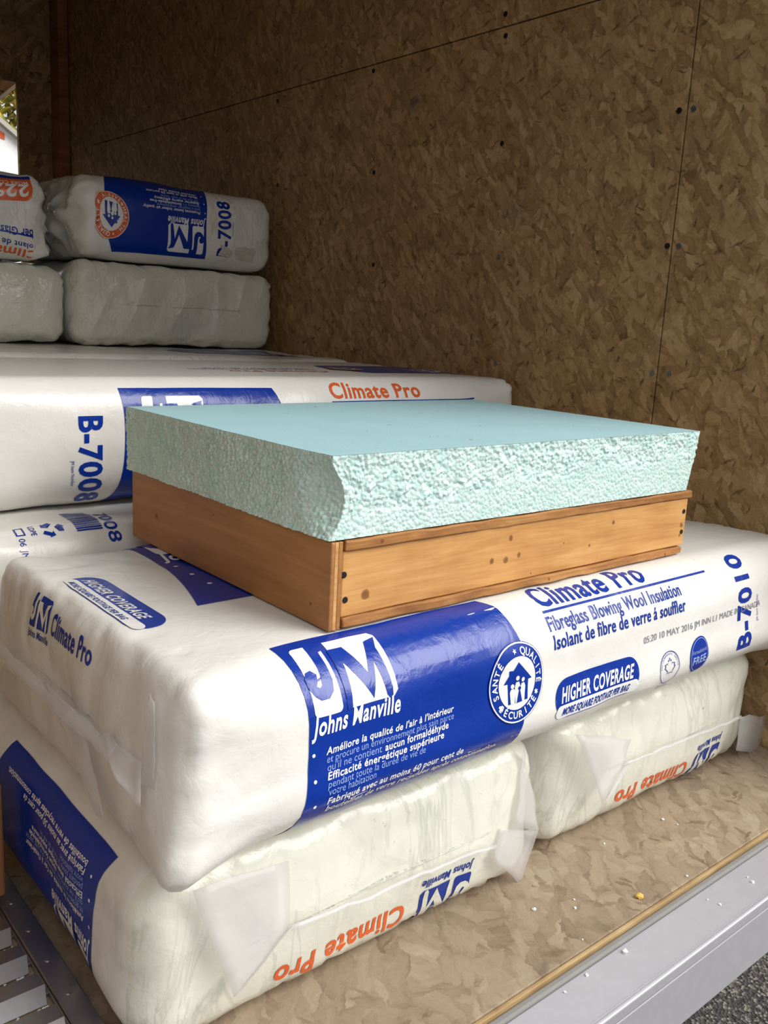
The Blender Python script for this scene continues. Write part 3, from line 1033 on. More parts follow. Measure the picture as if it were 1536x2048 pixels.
C.stick('seal_lettering', mv(join(arc_text('ENVIRONMENTAL CHOICE', 0, 0, .0178, PI / 2, .0026, .0028, 0.0), mv(text('Eco Logo', 0.005, 0.024, 0.02, 0.2), -0.014, -0.029)), cx(0.489), -0.030), M['navy'], 1, parent=ms)
fs = C.stick('formaldehyde_free_seal', mv(disc(0, 0, 0.0245), cx(0.559), -0.027), M['blue'], 1)
C.stick('seal_lettering', mv(join(ring(0, 0, .0215, .0225), mv(text('FREE', 0.010, 0.034, 0.04), -.017, -.011), mv(text('Formaldehyde', 0.0052, 0.038, 0.0), -.019, 0.003)), cx(0.559), -0.027), M['pale'], 2, parent=fs)
C.jm_panel(cx(-0.036), 0.242 + 0.196 * 1.75, 0, 1.75, logo_dx=0.014, w=0.20)
C.pill(cx(-0.141), 0.308, -R90, 0.17, 0.056)
# left end (viewer facing it: right = towards the sill)
eu = lambda y: -(y - 0.1865)
tiles, lets = logo(0.042, 0.034)
lg = C.stick('logo', mv(join(*tiles), eu(0.288), 0.131), M['navy'], 1, 'end', sign=-1, cut=0.005)
C.stick('logo_letters', mv(join(*lets), eu(0.288), 0.131), M['bag'], 2, 'end', lg, sign=-1, cut=0.005)
C.stick('company_name', mv(text('Johns Manville', 0.008, 0.046, 0.03, 0.15), eu(0.290), 0.120), M['navy'], 1, 'end', sign=-1)
C.stick('product_name', mv(text('Climate Pro', 0.021, 0.106, 0.03), eu(0.237), 0.136), M['navy'], 1, 'end', sign=-1, cut=0.005)
p = lambda px, py, x=-0.222: tuple(at(px, py, 0, x))
C.flap([(-.192, .37, -.086), (-.190, .04, -.080), (-.199, .04, -.091), (-.199, .37, -.098)], 'sealed_seam', 24, 2, seed=12)
C.flap([(-.193, .075, -.079), (-.186, .000, -.078), (-.196, -.014, -.108), (-.202, .02, -.096)], seed=13)
C.flap([(-.193, .22, -.082), (-.192, .13, -.080), (-.196, .055, -.155), (-.197, .075, -.158)], seed=14)
C.flap([(-.178, .002, -.018), (-.180, -.012, -.022), (-.187, -.018, -.095), (-.191, .000, -.095)], 'film_fold', seed=15)

D = Bag('insulation_bag', M['bag'], 1.06, 0.50, 0.013 - ZC, r=0.05, r_end=0.03, seed=4, loc=(0.325, 0.697, ZC), bulge=(0.003, 0.0, 0), flat_top=0.0,
        label='insulation bag with barcode and recycling mark, wedged behind the front bag', group='bags of blowing wool in the truck')
dx_ = lambda x: x - 0.325
ds = lambda y: 0.0 + (D.b - 0.05) + 0.05 * PI / 2 + (y - (0.697 - 0.25) - 0.05)
bars, yy = [], 0.0
for k in range(22):
    wd = random.choice([0.0012, 0.002, 0.0028])
    bars.append(poly([(yy, 0), (yy + wd, 0), (yy + wd, 0.034), (yy, 0.034)]))
    yy += wd + random.choice([0.0012, 0.0018])
D.stick('barcode', mv(join(*bars), dx_(-0.058), ds(0.535), -R90), M['navy'], 1)
D.stick('barcode_number', mv(text('7008', 0.017, 0.07, 0.02), dx_(-0.020), ds(0.515), -R90), M['navy'], 1)
arr = []
for k in range(3):
    arr.append(mv(poly([(-.010, -.004), (.004, -.004), (.004, -.008), (.012, .001), (.004, .010), (.004, .005), (-.010, .005)]), 0.016 * math.cos(2 * PI * k / 3 + R90), 0.016 * math.sin(2 * PI * k / 3 + R90), 2 * PI * k / 3 + PI))
D.stick('recycling_mark', mv(join(*arr), dx_(-0.088), ds(0.478), -R90, 0.72), M['navy'], 1)
D.stick('plastic_code', mv(text('LDPE', 0.007, 0.022, 0.02), dx_(-0.116), ds(0.490), -R90), M['navy'], 1)
D.stick('small_mark', mv(join(strip([(0, 0), (.02, 0), (.02, .012), (0, .012)], [(.002, .002), (.018, .002), (.018, .010), (.002, .010)]), mv(text('06', 0.008, 0.014), 0.026, 0.001), mv(text('JM', 0.008, 0.012), 0.046, 0.001)), dx_(-0.135), ds(0.490), -R90), M['navy'], 1)

# ---- third layer ----
ZE = 0.0145
E_ = Bag('insulation_bag', M['bag'], 1.075, 0.50, 0.180, r=0.05, r_end=0.022, re=0.03, seed=5, loc=(0.325, 0.793, ZE), bulge=(0.004, 0.003, 0), flat_top=0.0,
         label='insulation bag behind the foam slab with upright blue B-7008', group='bags of blowing wool in the truck')
ex = lambda x: x - 0.325
E_.jm_panel(ex(0.034), 0.077, logo_dx=0.030, w=0.262, h=0.185, rows=False)
E_.stick('bag_code', mv(text('B-7008', 0.032, 0.130, 0.04), ex(-0.026), 0.040, -R90), M['blue'], 1)
E_.stick('item_line', mv(text('JM Item Number', 0.005, 0.036, 0.0), ex(-0.038), -0.02, -R90), M['navy'], 1)
E_.stick('product_name', mv(text('Climate Pro', 0.027, 0.20, 0.03), ex(0.398), 0.058), M['orange'], 1)
E_.stick('underline', mv(poly([(0, 0), (0.335, 0), (0.335, 0.0028), (0, 0.0028)]), ex(0.398), 0.050), M['blue'], 1)
E_.jm_panel(ex(0.85), 0.195, PI, 1.0, w=0.27, h=0.19, rows=False)
E_.badge(ex(0.585), 0.28, 0.036, PI, 'orange', ('HEALTH', 'QUALITY', 'SAFETY'))
E_.stick('product_name', mv(text('Climate Pro', 0.028, 0.2, 0.03), ex(0.50), 0.235, PI), M['orange'], 1)
E_.stick('product_line', mv(join(text('Fiber Glass Blowing Insulation', 0.016, 0.26, 0.02), mv(text('Isolant de fibre de verre', 0.016, 0.22, 0.02), 0, -0.024)), ex(0.50), 0.27, PI), M['blue'], 1)
F_ = Bag('insulation_bag', M['bag_old'], 1.06, 0.47, 0.184, r=0.05, r_end=0.03, seed=6, loc=(0.335, 1.297, ZE), step=0.012, bulge=(0.002, 0.0, 0), flat_top=0.0,
         label='insulation bag directly under the two clear-ended bags', group='bags of blowing wool in the truck')
F_.jm_panel(F_.L / 2 - 0.09, 0.195, PI, 1.0, w=0.27, h=0.19, rows=False)
# bags below and behind that carry the rest of the stack
for (x, y, z, L, Dd, H, rz, lab) in [
        (0.325, 1.200, ZC, 1.06, 0.48, 0.013 - ZC, 0, 'plain insulation bag buried in the stack behind the barcoded bag'),
        (0.325, 1.700, ZC, 1.06, 0.50, 0.013 - ZC, 0, 'plain insulation bag at the back of the second layer'),
        (0.335, 1.785, ZE, 1.06, 0.47, 0.184, 0, 'plain insulation bag at the back of the third layer'),
        (0.052, 1.53, FZ, 1.03, 0.51, ZA, -R90, 'plain insulation bag on the floor behind the bottom bag by the metal plate'),
        (0.586, 1.54, FZ, 1.03, 0.505, ZA, -R90, 'plain insulation bag on the floor behind the bottom bag by the wall')]:
    Bag('insulation_bag', M['bag_old'], L, Dd, H, seed=int(y * 10 + z * 30) % 40, loc=(x, y, z), rz=rz, step=0.02, bulge=(0.001, 0, 0), flat_top=0.0, label=lab, group='bags of blowing wool in the truck')

# ---- fourth layer, clear ends towards the rear ----
ZG = ZE + 0.184 + 0.0015
G = Bag('insulation_bag', M['bag_old'], 0.60, 0.545, 0.196, r=0.06, r_end=0.03, re=0.035, seed=7, loc=(0.583, 1.715, ZG), rz=-R90, step=0.010, bulge=(0.003, 0, 0), flat_top=0.0, amp=1.3,
        mat_end=M['bag_dull'], label='clear-ended insulation bag under the torn bag with the blue panel', group='bags of blowing wool in the truck')
H_ = Bag('insulation_bag', M['bag_old'], 0.60, 0.52, 0.176, r=0.06, r_end=0.035, re=0.04, seed=8, loc=(0.040, 1.715, ZG), rz=-R90, step=0.010, bulge=(0.002, 0, 0), flat_top=0.0, amp=1.3,
         mat_end=M['bag_dull'], label='clear-ended insulation bag under the torn bag with the orange badge', group='bags of blowing wool in the truck')
# ---- fifth layer: a bag torn in two, lettering upside down ----


def torn(sign, sd):
    def f(Q, S):
        x = S[:, 0] * sign
        w = np.clip((x - (S[:, 0].max() - 0.07)) / 0.07, 0, 1)
        rag = fbm(np.column_stack([S[:, 1] * 22, S[:, 2] * 30, x * 4]), sd, 3)
        Q[:, 0] += sign * w * rag * 0.013
        Q[:, 1:] += (w * fbm(S * 34, sd + 4, 3) * 0.007)[:, None]
        return Q
    return f


ZI = ZG + 0.196 + 0.002
I_ = Bag('torn_insulation_bag', M['bag_old'], 0.53, 0.50, 0.185, r=0.06, r_end=0.03, re=0.045, seed=9, loc=(0.576, 1.655, ZI), step=0.010, bulge=(0.005, 0.004, 0), flat_top=0.004,
         deform=torn(-1, 3), label='torn insulation bag half with blue panel and upside-down B-7008', group='torn bag halves on top')
ix = lambda x: x - 0.576
I_.jm_panel(ix(0.642), -0.075, PI, 1.0, 'en', w=0.25, h=0.196)
I_.badge(ix(0.392), 0.005, 0.042, PI, 'orange', ('HEALTH', 'QUALITY', 'SAFETY'))
I_.stick('bag_code', mv(text('B-7008', 0.034, 0.135, 0.04), ix(0.704), -0.062, R90), M['navy'], 1)
I_.stick('item_line', mv(text('JM Item Number', 0.004, 0.03, 0.0), ix(0.712), -0.01, R90), M['navy'], 1)
for (u, v, r0) in ((0.755, -0.045, 0.026), (0.690, -0.048, 0.017)):
    pts = [(r0 * (1 + 0.35 * math.sin(3 * t + u * 40) + random.uniform(-.15, .15)) * math.cos(t), r0 * (1 + 0.3 * math.cos(2 * t) + random.uniform(-.15, .15)) * math.sin(t)) for t in np.linspace(0, 2 * PI, 22, endpoint=False)]
    I_.stick('tear', mv(poly(pts), ix(u), v), M['wool'], 5, cut=0.006)
J_ = Bag('torn_insulation_bag', M['bag_old'], 0.50, 0.50, 0.184, r=0.05, r_end=0.03, re=0.04, seed=10, loc=(0.008, 1.655, ZG + 0.176 + 0.002), step=0.010, bulge=(0.004, 0.003, 0), flat_top=0.004,
         deform=torn(1, 8), label='torn insulation bag half with orange 22% badge, upside down', group='torn bag halves on top')
jx = lambda x: x - 0.008
ob = J_.stick('percent_badge', mv(rrect(0, 0, 0.15, 0.056, 0.022, 6), jx(0.226), 0.082, PI), M['orange'], 1)
J_.stick('percent_lettering', mv(text('22%', 0.025, 0.085, 0.04, 0.1), jx(0.212), 0.058, PI), M['white'], 2, parent=ob)
J_.stick('coverage_lettering', mv(text('MORE COVERAGE', 0.008, 0.11, 0.02), jx(0.210), 0.067, PI), M['white'], 3, parent=ob)
J_.stick('badge_band', mv(rrect(0, 0, 0.14, 0.010, 0.004), jx(0.222), 0.085, PI), M['blue'], 2, parent=ob)
J_.stick('product_name', mv(text('Climate Pro', 0.026, 0.2, 0.03), jx(0.232), -0.062, PI), M['orange'], 1)
J_.stick('product_line', mv(join(text('Fiber Glass Blowing Insulation', 0.014, 0.25, 0.02), mv(text('Isolant de fibre de verre', 0.014, 0.205, 0.02), 0, 0.024)), jx(0.232), -0.020, PI), M['blue'], 1)
J_.stick('underline', mv(poly([(0, 0), (0.3, 0), (0.3, 0.003), (0, 0.003)]), jx(0.232), -0.029, PI), M['blue'], 1)


def wool(bag, x0, x1, H, seed):
    """lump of loose wool showing at the torn end"""
    bm = bmesh.new()
    bmesh.ops.create_icosphere(bm, subdivisions=5, radius=1.0)
    V = np.array([v.co[:] for v in bm.verts])
    n = np.sign(V) * np.abs(V) ** 0.55
    S = n * ((x1 - x0) / 2, 0.21, H / 2 - 0.010)
    S = S * (1 + 0.06 * fbm(S * 26, seed, 4)[:, None]) + np.column_stack([fbm(S * 60 + k, seed + k, 3) for k in range(3)]) * 0.005
    S[:, 0] += (x0 + x1) / 2
    S[:, 2] += H / 2
    S[:, 2] = np.clip(S[:, 2], 0.004, H - 0.002)
    for v, c in zip(bm.verts, S):
        v.co = c
    return bm_obj('wool_fill', bm, M['wool'], bag.root, True)


wool(I_, -0.264, -0.12, 0.180, 31)
wool(J_, 0.12, 0.252, 0.172, 41)

# ------------------------------------------------------------------ wooden tray with foam slab
print('tray')
TW, TD, H1, H2 = 0.61, 0.43, 0.0872, 0.0793
tray = tag(empty('wooden_tray', (0, 0, 0)), 'shallow wooden tray with nailed pine front resting on the front bag', 'tray')
M['ply'] = m_wood('plywood_face', lin((140, 94, 52)), lin((168, 116, 68)), lin((188, 138, 88)), 'Y', knots=((0.36, 0.04, 0.006), (0.22, 0.07, 0.003), (0.03, 0.02, 0.003)), scale=0.6, rough=0.5)
M['ply_l'] = m_wood('ply_light', lin((176, 122, 66)), lin((206, 156, 98)), lin((222, 178, 124)), 'Y', scale=2)
M['pine'] = m_wood('pine_board', lin((178, 122, 64)), lin((208, 154, 92)), lin((224, 176, 116)), 'X',
                   knots=((0.045, 0.030, 0.0085), (0.245, 0.038, 0.008), (0.266, 0.041, 0.006), (0.222, 0.039, 0.006), (0.440, 0.060, 0.005), (0.395, 0.036, 0.004), (0.345, 0.045, 0.0022),
                          (0.25, 0.062, 0.006), (0.597, 0.040, 0.006), (0.595, 0.026, 0.004), (0.29, 0.016, 0.002)), rough=0.55)
M['strip'] = m_wood('trim_strip', lin((128, 82, 42)), lin((168, 116, 64)), lin((192, 142, 88)), 'X', knots=((0.06, 0.082, 0.004), (0.5, 0.083, 0.002), (0.56, 0.004, 0.004), (0.32, 0.005, 0.004)), scale=1.6)
sp_ = empty('side_panel', (0, 0, 0)); sp_.parent = tray
COL.objects.unlink(sp_); bpy.data.objects.remove(sp_)
sd = box('side_panel', (0.0, 0, 0), (0.0048, TD, H1), M['ply'], tray, 0.0014)
box('ply_layer', (0.0048, 0.0004, 0.0006), (0.0088, TD, H1 - 0.0006), M['ply_l'], sd, 0.0004)
box('ply_layer', (0.0088, 0.0, 0.0003), (0.0135, TD, H1 - 0.0003), M['ply'], sd, 0.0006)


def ragged_box(name, lo, hi, mat, parent, nx=60, amp=0.0008, seed=0):
    bm = box_bm(lo, hi, 0.0016, 2)
    for k in range(1, nx):
        x = lo[0] + (hi[0] - lo[0]) * k / nx
        bmesh.ops.bisect_plane(bm, geom=bm.verts[:] + bm.edges[:] + bm.faces[:], plane_co=(x, 0, 0), plane_no=(1, 0, 0), dist=1e-6)
    V = np.array([v.co[:] for v in bm.verts])
    off = np.column_stack([fbm(V * (30, 90, 90) + k * 9, seed + k, 3) for k in range(3)]) * amp
    for v, d in zip(bm.verts, off):
        v.co += Vector(d)
    return bm_obj(name, bm, mat, parent)


ragged_box('front_board', (0.0150, 0.0022, 0.0112), (TW - 0.004, 0.020, 0.0768), M['pine'], tray, 40, 0.0003, 1)
ragged_box('top_strip', (0.0160, -0.0006, 0.0772), (TW + 0.001, 0.022, H1), M['strip'], tray, 60, 0.0007, 2)
ragged_box('bottom_panel', (0.0160, -0.0006, 0.0008), (TW - 0.010, TD, 0.0106), M['strip'], tray, 60, 0.0008, 3)
box('back_board', (0.0150, TD - 0.018, 0.0112), (TW - 0.004, TD, H1), M['pine'], tray, 0.001)
box('right_board', (TW - 0.0225, 0.0215, 0.0112), (TW - 0.004, TD - 0.019, H1 - 0.001), M['pine'], tray, 0.001)


def nail(x, z, r, y=0.0019):
    bm = bmesh.new()
    bmesh.ops.create_cone(bm, segments=14, radius1=r, radius2=r * 0.8, depth=0.0014, cap_ends=True, matrix=Matrix.Translation((x, y, z)) @ Matrix.Rotation(R90, 4, 'X'))
    bm_obj('nail', bm, M['screwdark'], tray)


for (px_, py_) in ((688, 1150), (690, 1200), (1372, 1022), (1370, 1062)):
    c_ = at(px_, py_, 1, 0.002)
    nail(min(c_[0], 0.5985), c_[2], 0.0036)

# foam: perimeter loop x height rows, beads pushed out of the broken faces
fx0, fx1, fy0, fy1 = -0.006, TW + 0.001, 0.0005, TD
stp = 0.0014
peri = []
nx_, ny_ = int((fx1 - fx0) / stp), int((fy1 - fy0) / stp)
peri += [(fx0 + (fx1 - fx0) * k / nx_, fy0, 0, -1) for k in range(nx_)]
peri += [(fx1, fy0 + (fy1 - fy0) * k / ny_, 1, 0) for k in range(ny_)]
peri += [(fx1 - (fx1 - fx0) * k / nx_, fy1, 0, 1) for k in range(nx_)]
peri += [(fx0, fy1 - (fy1 - fy0) * k / ny_, -1, 0) for k in range(ny_)]
peri = np.array(peri)
# soften the normals at the corners
nn = peri[:, 2:].copy()
for _ in range(3):
    nn = (nn + np.roll(nn, 1, 0) + np.roll(nn, -1, 0)) / 3
nrow = int(H2 / stp)
zr = np.linspace(0, H2, nrow + 1)
NP_ = len(peri)
XY = np.repeat(peri[None, :, :2], nrow + 1, 0)
NN = np.repeat(nn[None], nrow + 1, 0)
ZZ = np.repeat(zr[:, None], NP_, 1)
Pf = np.dstack([XY, ZZ]).reshape(-1, 3)
Nf = np.dstack([NN, np.zeros_like(ZZ)]).reshape(-1, 3)
bead = np.clip(0.60 - voro(Pf / 0.0042, 2), -0.25, 0.6) * 0.0042
rag = fbm(Pf * 70, 7, 3) * 0.0013 + fbm(Pf * 16, 3, 2) * 0.0016
isfront = (np.abs(Pf[:, 1] - fy0) < 1e-6)
zb = 0.020 + 0.022 * np.clip((Pf[:, 0] - 0.03) / 0.3, 0, 1) + 0.006 * vnoise(np.column_stack([Pf[:, 0] * 24, Pf[:, 0] * 0, Pf[:, 0] * 0]), 3) + 0.004 * vnoise(np.column_stack([Pf[:, 0] * 90, Pf[:, 0] * 0 + 3, Pf[:, 0] * 0]), 5)
cutm = isfront & (Pf[:, 2] < zb)
d = bead + rag
d[isfront] -= 0.0012
d[cutm] = bead[cutm] * 0.22 - 0.0002 + rag[cutm] * 0.12
edge = np.clip((H2 - Pf[:, 2]) / 0.006, 0, 1)
d = d * (0.35 + 0.65 * edge)
isright = np.abs(Pf[:, 0] - fx1) < 1e-6
u = Pf[:, 2] / H2
rshape = -0.016 * (1 - u) ** 1.2
Pd = Pf + Nf * d[:, None]
Pd[:, 0] += np.where(Pf[:, 0] > fx1 - 0.05, rshape * np.clip((Pf[:, 0] - (fx1 - 0.05)) / 0.05, 0, 1), 0)
# front left corner broken in below the top edge
cw = np.exp(-(((Pf[:, 0] - fx0) / 0.03) ** 2 + ((Pf[:, 1] - fy0) / 0.03) ** 2))
Pd[:, 0] += cw * 0.016 * np.sin(PI * np.clip(u * 1.1, 0, 1)) ** 1.0
Pd[:, 0] += cw * 0.004
Pd[:, 2] = np.where(ZZ.ravel() > H2 - 1e-6, H2, Pd[:, 2]) + H1 + 0.0016
Ff = []
for i in range(nrow):
    for j in range(NP_):
        k = (j + 1) % NP_
        Ff.append((i * NP_ + j, i * NP_ + k, (i + 1) * NP_ + k, (i + 1) * NP_ + j))


def m_foam():
    t = NT('foam_broken_face')
    co = t.coord()
    v = t.n('ShaderNodeTexVoronoi', None, Vector=co, Scale=230.0)
    s = t.n('ShaderNodeSeparateColor', None, Color=v.outputs['Color'])
    n = t.noise(co, 26, 3)
    f = t.math('ADD', t.math('MULTIPLY', s.outputs[0], 0.45), t.math('MULTIPLY', n.outputs[0], 0.6))
    col = t.ramp(f, [(0.25, lin((184, 219, 210))), (0.5, lin((201, 226, 219))), (0.8, lin((214, 232, 226)))])
    t.bump(t.math('SUBTRACT', 1.0, v.outputs['Distance']), 0.7, 0.002)
    return t.fin(col, 0.75, 0.3)


def m_foamtop():
    t = NT('foam_skin')
    co = t.coord()
    n = t.noise(co, 320, 3, 0.6)
    n2 = t.noise(co, 12, 3)
    col = t.mix(n2.outputs[0], lin((160, 200, 207)), lin((176, 213, 219)))
    sp2 = t.ramp(t.noise(co, 75, 2, 0.5).outputs[0], [(0.0, (1, 1, 1)), (0.235, (1, 1, 1)), (0.25, (0, 0, 0))])
    col = t.mix(t.math('MULTIPLY', sp2, 0.8), col, lin((90, 96, 96)))
    t.bump(n.outputs[0], 0.25, 0.0012)
    return t.fin(col, 0.6, 0.35)


slab = mesh_obj('foam_slab', Pd, Ff, m_foam(), None, True)
tag(slab, 'thick pale aqua foam slab with crumbly broken sides, lying on the wooden tray', 'foam')
topV = Pd.reshape(nrow + 1, NP_, 3)[-1]
mesh_obj('top_skin', topV + (0, 0, 0.0002), [tuple(range(NP_))], m_foamtop(), slab)
botV = Pd.reshape(nrow + 1, NP_, 3)[0]
mesh_obj('underside', botV, [tuple(range(NP_))[::-1]], slab.data.materials[0], slab)

# ------------------------------------------------------------------ slotted metal plate on the floor
print('plate')
PX1, PX0, PY0, PY1 = -0.205, -0.62, -0.12, 1.0
plate = tag(empty('slotted_metal_plate', (0, 0, FZ)), 'dark slotted metal floor plate with raised bright louvres, beside the bottom bags', 'metal plate')
SX1, SX0 = -0.2315, -0.56           # slot extent across
ZP0, ZP1 = 0.003, 0.006
slots = [0.255 - 0.0502 * k for k in range(-10, 8)]
slots = [y for y in slots if PY0 + 0.03 < y < PY1 - 0.05]
sw = 0.017
bm = box_bm((SX1, PY0, ZP0), (PX1 - 0.0245, PY1, ZP1), 0.0004)
box_bm((PX0, PY0, ZP0), (SX0, PY1, ZP1), 0.0004, bm=bm)
ys = sorted(slots)
edges = [PY0] + [v for y in ys for v in (y - sw / 2, y + sw / 2)] + [PY1]
for k in range(0, len(edges), 2):
    box_bm((SX0, edges[k], ZP0), (SX1, edges[k + 1], ZP1), 0.0003, bm=bm)
bm_obj('plate_deck', bm, M['steel'], plate)
box('plate_flange', (PX1 - 0.0240, PY0, 0.0015), (PX1, PY1, 0.0085), M['steel'], plate, 0.0012)
box('plate_underlay', (PX0, PY0, 0.0002), (PX1 - 0.0245, PY1, 0.0014), M['osb_floor'], plate)
for y in ys:
    # bent-up tab on the rear side of the slot
    V = [(SX0, y - 0.004, ZP1 - .001), (SX1 - 0.006, y - 0.004, ZP1 - .001), (SX1 - 0.002, y + sw / 2 + 0.004, ZP1 + 0.008), (SX0, y + sw / 2 + 0.004, ZP1 + 0.008)]
    o = mesh_obj('louvre', V, [(0, 1, 2, 3)], M['steel'], plate)
    md = o.modifiers.new('t', 'SOLIDIFY'); md.thickness = 0.0014
for y in (0.265, 0.21, 0.155, 0.10, 0.045, -0.02, 0.33, 0.40):
    screw('screw', (PX1 - 0.0125, y, 0.0085), (0, 0, 1), 0.0036, M['steel'], plate)

tag(box('wooden_block', (-0.30, 0.268, FZ + 0.0168), (-0.2215, 0.308, FZ + 0.150), M['post'], None, 0.003), 'narrow brown wooden block standing on the slotted plate beside the bottom bag', 'block')


# ------------------------------------------------------------------ crumbs
def crumb(name, loc, r, mat, label, group, seed):
    bm = bmesh.new()
    bmesh.ops.create_icosphere(bm, subdivisions=2, radius=r)
    rr = random.Random(seed)
    for v in bm.verts:
        v.co *= 1 + rr.uniform(-.35, .35)
        v.co.z = max(v.co.z * 0.7, -r * 0.45)
    zmin = min(v.co.z for v in bm.verts)
    for v in bm.verts:
        v.co.z -= zmin
    o = bm_obj(name, bm, mat)
    o.location = loc
    tag(o, label, 'crumb', group)
    return o


for k, (px_, py_, r) in enumerate([(1068, 1820, .0022), (1150, 1817, .0016), (1148, 1800, .0013), (1374, 1753, .0015), (1325, 1640, .002), (1355, 1650, .0014), (1208, 1688, .0014), (1165, 1880, .0012)]):
    c_ = at(px_, py_, 2, FZ)
    crumb('foam_crumb', (c_[0], c_[1], FZ + 0.0001), r, M['crumb'], 'tiny white foam crumb lying on the strand board floor', 'crumbs on the floor', k)
c_ = at(1278, 1795, 2, FZ)
crumb('wood_chip', (c_[0], c_[1], FZ + 0.0001), 0.0045, M['chip'], 'small yellow chip lying on the strand board floor', None, 50)
for k, (px_, py_, r) in enumerate([(1250, 1905, .0032), (1165, 1945, .002), (1440, 1810, .0016), (1505, 1765, .002), (1415, 1800, .0012), (1495, 1755, .0013), (1130, 1985, .0013)]):
    c_ = at(px_, py_, 2, FZ - 0.010)
    if c_[1] > REAR - 0.016: c_[1] = REAR - 0.02
    crumb('foam_crumb', (c_[0], c_[1], FZ - 0.0099), r, M['crumb'], 'tiny white foam crumb lying on the metal sill', 'crumbs on the sill', 60 + k)
kk = 0
for y in (0.255, 0.2048, 0.1546, 0.1044, 0.0542):
    for _ in range(7):
        kk += 1
        x = SX1 - 0.004 - abs(random.gauss(0, 0.022))
        crumb('foam_crumb', (x, y + random.uniform(-.006, -.001), FZ + 0.0015), random.uniform(.0009, .0019), M['crumb'], 'white foam crumb caught in a slot of the metal plate', 'crumbs in the plate slots', 100 + kk)

# ------------------------------------------------------------------ outside, seen through the bulkhead opening
print('outside')
t = NT('leaf')
oi = t.n('ShaderNodeObjectInfo')
nz_ = t.noise(t.coord(), 5, 2)
t.fin(t.ramp(nz_.outputs[0], [(0.35, lin((70, 82, 30))), (0.5, lin((150, 140, 40))), (0.62, lin((232, 200, 84)))]), 0.6, 0.3)
M['leaf'] = t.m
M['bark'] = m_plain('bark', (80, 66, 50), 0.9)
tree = tag(empty('autumn_tree', (3.1, 9.6, -0.95)), 'yellow and green autumn tree outside the bulkhead opening', 'tree')
rr = random.Random(5)
V, Fc = [], []
for k in range(5200):
    while True:
        pnt = Vector((rr.uniform(-1, 1), rr.uniform(-1, 1), rr.uniform(-1, 1)))
        if pnt.length < 1:
            break
    c0 = Vector((pnt.x * 1.9, pnt.y * 1.3, 3.4 + pnt.z * 2.2))
    a = Vector((rr.gauss(0, 1), rr.gauss(0, 1), rr.gauss(0, 1))).normalized()
    b = a.orthogonal().normalized()
    sz = rr.uniform(0.07, 0.13)
    n0 = len(V)
    c1 = a.cross(b) * sz * 0.15
    V += [c0 - a * sz, c0 + b * sz * 0.5 + c1, c0 + a * sz, c0 - b * sz * 0.5 + c1]
    Fc.append((n0, n0 + 1, n0 + 2, n0 + 3))
fo = mesh_obj('foliage', V, Fc, M['leaf'], tree)
fo['kind'] = 'stuff'
bm = bmesh.new()
bmesh.ops.create_cone(bm, segments=12, radius1=0.16, radius2=0.06, depth=3.6, cap_ends=True, matrix=Matrix.Translation((0, 0, 1.8)))
bm_obj('trunk', bm, M['bark'], tree)

M['shed'] = m_plain('white_cladding', (244, 243, 240), 0.6)
M['shedtrim'] = m_plain('grey_trim', (176, 172, 160), 0.6)
YS = 6.0
shed = tag(empty('white_shed', (1.2, YS, -0.95)), 'white gabled shed wall with an orange mark outside the bulkhead opening', 'shed')
g0, g1 = at(0, 250, 1, YS), at(38, 283, 1, YS)
sl = (g1[2] - g0[2]) / (g1[0] - g0[0])
xa, xb = g0[0] - 0.9, g1[0] + 0.9
za, zb_ = g0[2] - sl * 0.9 * 1, g1[2] + sl * 0.9
xa0 = xa - 1.2
zl = za + sl * 1.2
o_ = Vector((1.2, YS, -0.95))
pr = [(xb, -0.95), (xb, zb_), (xa, za), (xa0, zl), (xa0, -0.95)]
V = [(x - 1.2, 0, z + 0.95) for x, z in pr] + [(x - 1.2, 1.6, z + 0.95) for x, z in pr]
n5 = len(pr)
Fs = [tuple(range(n5))[::-1], tuple(range(n5, 2 * n5))] + [(k, (k + 1) % n5, n5 + (k + 1) % n5, n5 + k) for k in range(n5)]
mesh_obj('wall_block', V, Fs, M['shed'], shed)
th = 0.035
rf = [(xb + .04, zb_ + sl * .04), (xa, za), (xa0 - .04, zl + sl * .04)]
V, Fs = [], []
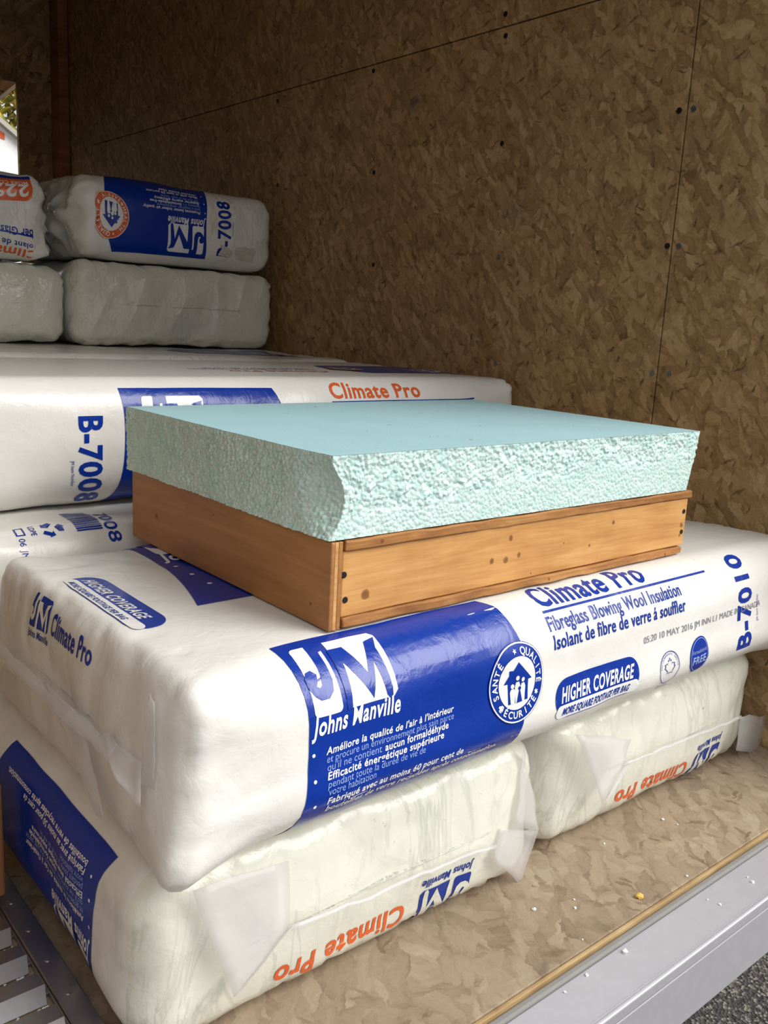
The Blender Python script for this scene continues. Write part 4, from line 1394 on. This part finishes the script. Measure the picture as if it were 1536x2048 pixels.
for (x, z) in rf:
    for y in (-0.05, 1.65):
        V += [(x - 1.2, y, z + 0.951), (x - 1.2, y, z + 0.951 + th)]
for k in range(2):
    a0, b0 = k * 4, k * 4 + 4
    Fs += [(a0, b0, b0 + 1, a0 + 1), (a0 + 2, a0 + 3, b0 + 3, b0 + 2), (a0 + 1, b0 + 1, b0 + 3, a0 + 3), (a0, a0 + 2, b0 + 2, b0)]
Fs += [(0, 1, 3, 2), (8, 10, 11, 9)]
mesh_obj('roof_edge', V, Fs, M['shedtrim'], shed)
om = at(-2, 264, 1, YS)
mesh_obj('orange_mark', [(om[0] - 1.2 - .03, -0.004, om[2] + .95 - .03), (om[0] - 1.2 + .035, -0.004, om[2] + .95 - .045), (om[0] - 1.2 + .035, -0.004, om[2] + .95 - .005), (om[0] - 1.2 - .03, -0.004, om[2] + .95 + .03)],
         [(0, 1, 2, 3)], M['orange'], shed)

# hatch lid propped open outside the opening, white lip along its lower edge
YH = 3.10
h0, h1 = at(-20, 208, 1, YH), at(38, 161, 1, YH)
lid = tag(empty('hatch_lid', (h1[0], YH, h1[2])), 'slanting hatch lid with a white lower lip in the bulkhead opening', 'hatch')
dirv = Vector((h0 - h1)).normalized()
up = Vector((-dirv.z, 0, dirv.x))
if up.z < 0:
    up = -up
Ln = 0.62


def slat(name, o0, o1, y0, y1, mat):
    P4 = [dirv * -0.03 + up * o0, dirv * Ln + up * o0, dirv * Ln + up * o1, dirv * -0.03 + up * o1]
    V = [(q_.x, y0, q_.z) for q_ in P4] + [(q_.x, y1, q_.z) for q_ in P4]
    mesh_obj(name, V, [(0, 1, 2, 3), (7, 6, 5, 4), (0, 4, 5, 1), (1, 5, 6, 2), (2, 6, 7, 3), (3, 7, 4, 0)], mat, lid)


slat('lid_panel', 0.0, 0.45, 0.0, 0.03, M['osb_dark'])
slat('lid_lip', -0.012, -0.0005, -0.004, 0.03, M['shed'])
print('done', sum(len(o.data.polygons) for o in bpy.data.objects if o.type == 'MESH'))
